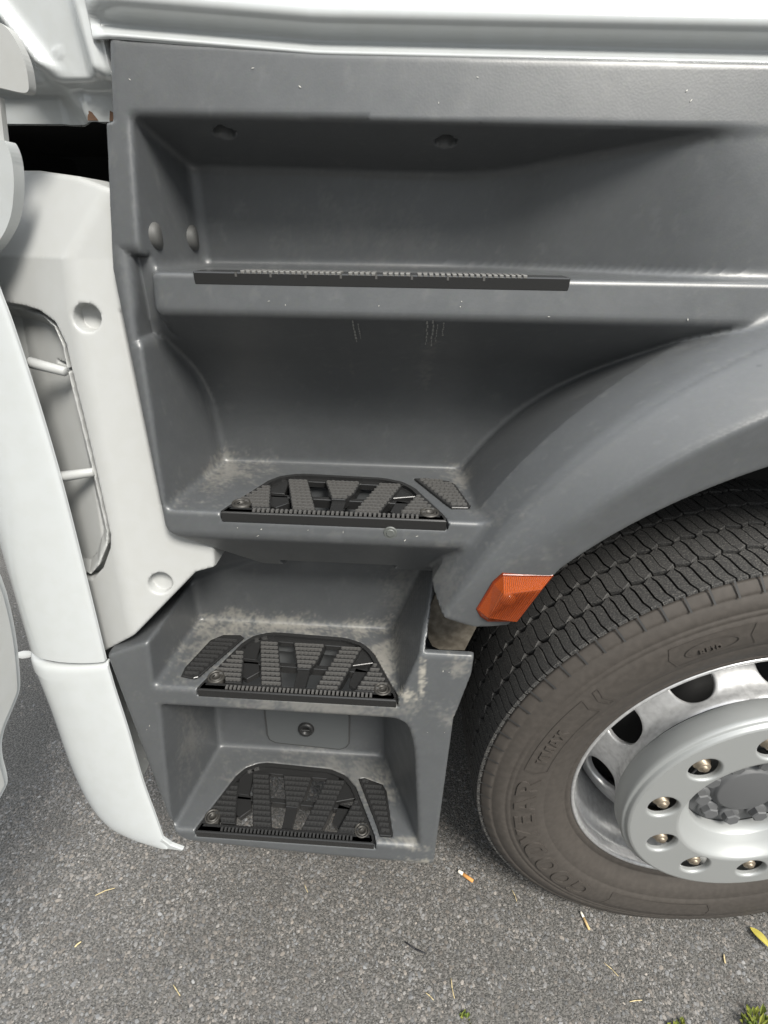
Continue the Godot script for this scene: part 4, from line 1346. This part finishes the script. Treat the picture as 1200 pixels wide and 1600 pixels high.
# ---------------------------------------------------------------- the road and what lies on it
func road() -> void:
	var m := mat(Color.WHITE, 0.88)
	m.uv1_triplanar = true
	m.uv1_scale = Vector3(2.5, 2.5, 2.5)
	var cell := noise(0.055, 2, FastNoiseLite.TYPE_CELLULAR, 81)
	cell.cellular_return_type = FastNoiseLite.RETURN_CELL_VALUE
	m.albedo_texture = ntex(noise(0.05, 4, FastNoiseLite.TYPE_SIMPLEX, 83), [[0.2, lin(0.055, 0.053, 0.049)], [0.5, lin(0.10, 0.096, 0.089)], [0.8, lin(0.15, 0.143, 0.132)]], 1024)
	m.normal_enabled = true
	m.normal_texture = ntex(noise(0.09, 3, FastNoiseLite.TYPE_SIMPLEX, 84), [], 1024, true, 6.0)
	M.road = m
	var pm := PlaneMesh.new()
	pm.size = Vector2(120, 120)
	var o := part("road", pm, m, self)
	o.set_meta("kind", "structure")
	o.position = Vector3(0, 0, 0)
	tag(o, "grey asphalt road surface under and before the truck", "road")
	# stone chippings standing in the surface
	var st := st_new()
	st.set_smooth_group(-1)
	var ring := []
	for i in 6:
		var a := i * TAU / 6.0
		ring.append(Vector3(cos(a), 0.0, sin(a)))
	var top := []
	for i in 6: top.append(ring[i] * (0.62 + 0.2 * ((i * 7) % 3) / 2.0) + Vector3(0, 0.55 + 0.12 * ((i * 5) % 4) / 3.0, 0))
	for i in 6:
		var j := (i + 1) % 6
		quad(st, ring[j], ring[i], top[i], top[j])
		tri(st, top[j], top[i], Vector3(0.08, 0.72, -0.05))
	var chip := done(st)
	var sm := mat(Color.WHITE, 0.7)
	sm.vertex_color_use_as_albedo = true
	var mm := MultiMesh.new()
	mm.transform_format = MultiMesh.TRANSFORM_3D
	mm.use_colors = true
	mm.mesh = chip
	var n := 84000
	mm.instance_count = n
	for i in n:
		var p := Vector2.ZERO
		if i < 60000: p = Vector2(rng.randf_range(-1.0, 1.05), rng.randf_range(-0.30, 0.36))
		elif i < 74000: p = Vector2(rng.randf_range(-1.9, -0.3), rng.randf_range(-1.3, 0.2))
		else: p = Vector2(rng.randf_range(-0.9, 1.3), rng.randf_range(-0.9, -0.25))
		var s := rng.randf_range(0.0014, 0.0030) if rng.randf() < 0.85 else rng.randf_range(0.0030, 0.0046)
		var b := Basis(Vector3.UP, rng.randf() * TAU) * Basis(Vector3.RIGHT, rng.randf_range(-0.35, 0.35)) * Basis(Vector3.BACK, rng.randf_range(-0.35, 0.35))
		b = b * Basis.from_scale(Vector3(s * rng.randf_range(0.9, 1.7), s * rng.randf_range(0.35, 0.75), s))
		mm.set_instance_transform(i, Transform3D(b, Vector3(p.x, -0.0008, p.y)))
		var v := rng.randf_range(0.07, 0.175) * (1.0 + 0.35 * dirt_big.get_noise_2d(p.x * 0.25, p.y * 0.25) + 0.25 * dirt_big.get_noise_2d(p.x + 9.0, p.y))
		if rng.randf() < 0.03: v = rng.randf_range(0.16, 0.26)
		var warm := rng.randf_range(-0.01, 0.13)
		mm.set_instance_color(i, Color(v * (1.0 + warm), v, v * (1.0 - warm)))
	var mi := MultiMeshInstance3D.new()
	mi.name = "asphalt_chippings"
	mi.multimesh = mm
	mi.material_override = sm
	add_child(mi, true)
	mi.set_meta("kind", "stuff")
	tag(mi, "grey stone chippings set in the asphalt surface", "gravel")

func stick(called: String, a: Vector2, b: Vector2, r: float, m: Material, bend := 0.0) -> MeshInstance3D:
	var o := MeshInstance3D.new()
	var st := st_new()
	var c := (a + b) * 0.5
	var d := (b - a) * 0.5
	var s := Vector2(-d.y, d.x) * bend
	var pts := [Vector3(-d.x, r, -d.y), Vector3(s.x, r * 1.3, s.y), Vector3(d.x, r, d.y)]
	tube(st, pts[0], pts[1], r * 0.8, r, 8)
	tube(st, pts[1], pts[2], r, r * 0.7, 8)
	o.mesh = done(st)
	o.material_override = m
	o.name = numbered(called)
	o.position = Vector3(c.x, 0.001, c.y)
	add_child(o, true)
	return o

func litter() -> void:
	var paper := mat(lin(0.75, 0.70, 0.6), 0.8)
	var tan_ := mat(lin(0.62, 0.30, 0.09), 0.8)
	# cigarette ends: filter and paper
	var spots := [[Vector2(0.147, -0.030), Vector2(0.179, -0.010), "orange cigarette end lying beside the front tyre, left of the wheel", tan_], [Vector2(0.407, 0.034), Vector2(0.416, 0.066), "thin tan cigarette stub lying below the front tyre", mat(lin(0.6, 0.42, 0.2), 0.8)]]
	for s in spots:
		var a: Vector2 = s[0]
		var b: Vector2 = s[1]
		var r := 0.0040 if s[3] == tan_ else 0.0026
		var o := Node3D.new()
		o.name = numbered("cigarette_end")
		var c := (a + b) * 0.5
		o.position = Vector3(c.x, 0.002, c.y)
		add_child(o, true)
		tag(o, s[2], "cigarette end", "cigarette ends on the road")
		var d := (b - a) * 0.5
		var st := st_new()
		var e := Vector3(d.x, 0, d.y)
		var y := Vector3(0, r, 0)
		tube(st, -e * 0.35 + y, e + y, r, r * 0.95, 14)
		part("filter", done(st), s[3], o)
		st = st_new()
		tube(st, -e * 0.35 + y, -e + y * 0.9, r * 0.97, r * 0.9, 14)
		part("paper", done(st), paper, o)
	# leaf
	var leaf := MeshInstance3D.new()
	leaf.name = "fallen_leaf"
	var g := []
	for j in 13:
		var t := j / 12.0
		var w := 0.0075 * sin(PI * pow(t, 0.75)) + 0.0006
		var line := PackedVector3Array()
		for i in 7:
			var u := i / 3.0 - 1.0
			line.append(Vector3(u * w, 0.004 + 0.004 * absf(u) + 0.006 * sin(t * 3.0), -0.022 + t * 0.046))
		g.append(line)
	leaf.mesh = grid_mesh(g, -0.0005)
	var lm := mat(lin(0.42, 0.36, 0.07), 0.6)
	lm.cull_mode = BaseMaterial3D.CULL_DISABLED
	leaf.material_override = lm
	leaf.position = Vector3(0.768, 0.001, 0.060)
	leaf.rotation.y = 0.5
	add_child(leaf, true)
	tag(leaf, "yellow-green fallen leaf on the asphalt near the right edge", "leaf")
	# dark twig and straws
	var tw := stick("twig", Vector2(0.028, 0.112), Vector2(0.071, 0.129), 0.0018, mat(lin(0.015, 0.015, 0.018), 0.7), 0.1)
	tag(tw, "short black twig lying on the asphalt before the steps", "twig")
	var straw := mat(lin(0.55, 0.45, 0.25), 0.8)
	for s in [[Vector2(-0.655, 0.072), Vector2(-0.62, 0.055), 0.0009, "thin straw on the road, upper of the two left of the steps"], [Vector2(-0.645, 0.165), Vector2(-0.637, 0.155), 0.0016, "short thick straw on the road, lower of the two at far left"], [Vector2(0.265, 0.0), Vector2(0.272, 0.022), 0.0009, "pale straw standing close below the tyre's left side"], [Vector2(0.43, 0.12), Vector2(0.452, 0.14), 0.0008, "thin straw on the road below the right cigarette stub"], [Vector2(0.07, 0.19), Vector2(0.085, 0.20), 0.0009, "straw at the bottom edge just left of the small sparse weed"], [Vector2(0.46, 0.178), Vector2(0.485, 0.174), 0.0009, "nearly level straw on the road above the yellow-green weed"], [Vector2(0.675, 0.105), Vector2(0.68, 0.09), 0.0016, "short thick pale straw below the fallen leaf"], [Vector2(0.12, 0.165), Vector2(0.125, 0.195), 0.001, "long straw at the bottom edge above the small sparse weed"], [Vector2(-0.2, 0.02), Vector2(-0.19, 0.035), 0.0008, "thin straw on the road just below the lowest step"], [Vector2(-0.42, 0.21), Vector2(-0.40, 0.225), 0.0009, "straw at the bottom edge in the left third of the road"]]:
		var o := stick("straw", s[0], s[1], s[2], straw, rng.randf_range(-0.15, 0.15))
		tag(o, s[3], "straw", "loose straws on the asphalt")
	# pale stone far left
	var st := st_new()
	lathe(st, PackedVector2Array([Vector2(0, 0.009), Vector2(0.012, 0.008), Vector2(0.021, 0.004), Vector2(0.023, 0.0)]), Vector3.ZERO, Vector3.RIGHT, Vector3.FORWARD, 9)
	var pe := part("pale_pebble", done(st), mat(lin(0.62, 0.61, 0.57), 0.8), self)
	pe.position = Vector3(-1.305, 0.0, -0.622)
	pe.scale = Vector3(1.4, 1, 0.8)
	tag(pe, "flat white pebble on the asphalt between bumper and door", "pebble")
	# weeds at the verge
	var green := mat(Color.WHITE, 0.6)
	green.vertex_color_use_as_albedo = true
	green.cull_mode = BaseMaterial3D.CULL_DISABLED
	var tufts := [[Vector2(0.148, 0.222), 12, 0.022, "small sparse weed at the bottom edge, leftmost of the verge plants"], [Vector2(0.535, 0.222), 40, 0.035, "yellow-green weed tuft at the bottom edge, between the two other verge plants"], [Vector2(0.685, 0.205), 80, 0.05, "leafy green weed in the bottom right corner of the road"]]
	for t in tufts:
		var sw := st_new()
		sw.set_smooth_group(-1)
		var hs: float = t[2]
		for i in t[1]:
			var a := rng.randf() * TAU
			var base := Vector3(cos(a), 0, sin(a)) * rng.randf() * hs * 0.6
			var lean := Vector3(cos(a) * rng.randf_range(0.2, 0.9), rng.randf_range(0.5, 1.0), sin(a) * rng.randf_range(0.2, 0.9)) * hs * rng.randf_range(0.25, 0.55)
			var side := Vector3(-sin(a), 0.2, cos(a)) * rng.randf_range(0.0022, 0.0045)
			var k := rng.randf()
			sw.set_color(Color(0.06 + 0.16 * k, 0.10 + 0.13 * k, 0.02 + 0.02 * k))
			var tip := base + lean
			var mid := base + lean * 0.5 + Vector3(0, 0.005, 0)
			quad(sw, base, mid + side, tip, mid - side)
		var o := part("verge_weed" if t == tufts[0] else "verge_weed_%03d" % tufts.find(t), done(sw), green, self)
		o.position = Vector3(t[0].x, 0.0, t[0].y)
		tag(o, t[3], "weed", "weeds at the edge of the road")

# ---------------------------------------------------------------- build
func _ready() -> void:
	rng.seed = 20240
	# camera
	var cam := Camera3D.new()
	cam.name = "camera"
	cam.fov = 90.0
	cam.near = 0.02
	cam.far = 300.0
	cam.basis = Basis(Vector3.UP, deg_to_rad(3.1)) * Basis(Vector3.RIGHT, deg_to_rad(-28.2)) * Basis(Vector3.BACK, deg_to_rad(0.8))
	cam.position = Vector3(0, 1.287, 0.628)
	add_child(cam)
	cam.current = true
	# hazy daylight
	var env := Environment.new()
	env.background_mode = Environment.BG_SKY
	var sky := Sky.new()
	var sm := ProceduralSkyMaterial.new()
	sm.sky_top_color = Color(0.955, 0.975, 1.0)
	sm.sky_horizon_color = Color(0.36, 0.375, 0.38)
	sm.sky_curve = 1.0
	sm.ground_bottom_color = Color(0.25, 0.25, 0.24)
	sm.ground_horizon_color = Color(0.45, 0.46, 0.44)
	sm.sky_energy_multiplier = 1.4
	sky.sky_material = sm
	env.sky = sky
	env.tonemap_mode = Environment.TONE_MAPPER_LINEAR
	env.tonemap_exposure = 1.4
	env.sdfgi_enabled = true
	env.ssao_enabled = true
	env.ssil_enabled = true
	var we := WorldEnvironment.new()
	we.name = "environment"
	we.environment = env
	add_child(we)
	var sun := DirectionalLight3D.new()
	sun.name = "sun"
	sun.light_energy = 1.25
	sun.light_angular_distance = 20.0
	sun.light_color = Color(1.0, 0.985, 0.955)
	sun.shadow_enabled = true
	sun.rotation = Vector3(deg_to_rad(-51.0), deg_to_rad(33.0), 0)
	add_child(sun)

	make_materials()
	M.tread_black_plain = mat(lin(0.018, 0.018, 0.018), 0.26)
	M.plastic_plain = mat(lin(0.08, 0.085, 0.087), 0.45)
	M.drum = mat(lin(0.05, 0.05, 0.05), 0.7, 0.2)
	M.fleck = mat(lin(0.5, 0.49, 0.45), 0.7)
	M.run = mat(lin(0.27, 0.27, 0.26), 0.6)
	M.rust = mat(lin(0.12, 0.068, 0.042), 0.9)
	M.lining = mat(lin(0.12, 0.12, 0.115), 0.7)
	M.liner = mat(lin(0.035, 0.035, 0.036), 0.8)
	M.stop = mat(lin(0.08, 0.08, 0.077), 0.6)
	M.plug = mat(lin(0.10, 0.106, 0.1), 0.5)
	road()
	truck = Node3D.new()
	truck.name = "truck"
	truck.position = Vector3(0, -0.05, 0)
	add_child(truck)
	tag(truck, "white truck cab side with grey plastic entry steps, amber marker lamp and front wheel", "truck")
	# tread plates: places, then the pockets that take them
	var o1 := Vector3(-0.345, 0.431, 0.129)
	var o2 := Vector3(-0.316, 0.716, 0.0755)
	var o3 := Vector3(-0.2575, 1.001, 0.0215)
	pocket1 = grow(place(plate, o1, 0.0), 0.0025)
	pocket2 = grow(place(plate, o2, 0.0), 0.0025)
	pocket3 = grow(place(plate, o3, 0.0), 0.0025)
	pad1 = place(PackedVector2Array([Vector2(0.2708, 0.1145), Vector2(0.2815, 0.1172), Vector2(0.317, 0.1061), Vector2(0.3249, 0.0933), Vector2(0.3398, 0.0178), Vector2(0.3377, 0.0128), Vector2(0.3179, 0.0131), Vector2(0.3118, 0.029)]), o1, 0.0)
	pad3 = PackedVector2Array([Vector2(0.007, -0.113), Vector2(0.026, -0.116), Vector2(0.063, -0.107), Vector2(0.071, -0.096), Vector2(0.088, -0.026), Vector2(0.084, -0.019), Vector2(0.061, -0.018), Vector2(0.053, -0.03)])
	pad2 = PackedVector2Array([Vector2(-0.352, 0.052), Vector2(-0.353, 0.033), Vector2(-0.335, -0.032), Vector2(-0.317, -0.047), Vector2(-0.287, -0.049), Vector2(-0.279, -0.043), Vector2(-0.324, 0.052), Vector2(-0.330, 0.055)])
	var t0 := Time.get_ticks_msec()
	part("upper_step_panel", moulded(upper_panel, Vector3(-0.385, 0.84, -0.205), Vector3(0.78, 1.53, 0.09), 0.0035, upper_colour), M.plastic, truck)
	print("upper ", Time.get_ticks_msec() - t0)
	part("lower_step_box", moulded(lower_box, Vector3(-0.475, 0.37, -0.17), Vector3(0.125, 0.97, 0.155), 0.0034, lower_colour), M.plastic, truck)
	print("lower ", Time.get_ticks_msec() - t0)
	body_shell()
	print("body ", Time.get_ticks_msec() - t0)
	underside()
	wheel()
	tread_plate(o1, 0.0, M.ridge_worn, "black tread plate of the lowest step, open to the road")
	tread_plate(o2, 0.0, M.ridge_dusty, "dusty tread plate of the second step")
	tread_plate(o3, 0.0, M.ridge_dusty, "tread plate of the third step")
	grip_pad(pad1, 0.431, M.ridge_worn, "")
	grip_pad(pad2, 0.716, M.ridge_worn, "")
	grip_pad(pad3, 1.001, M.ridge_dusty, "")
	fittings()
	litter()
	print("all ", Time.get_ticks_msec() - t0)
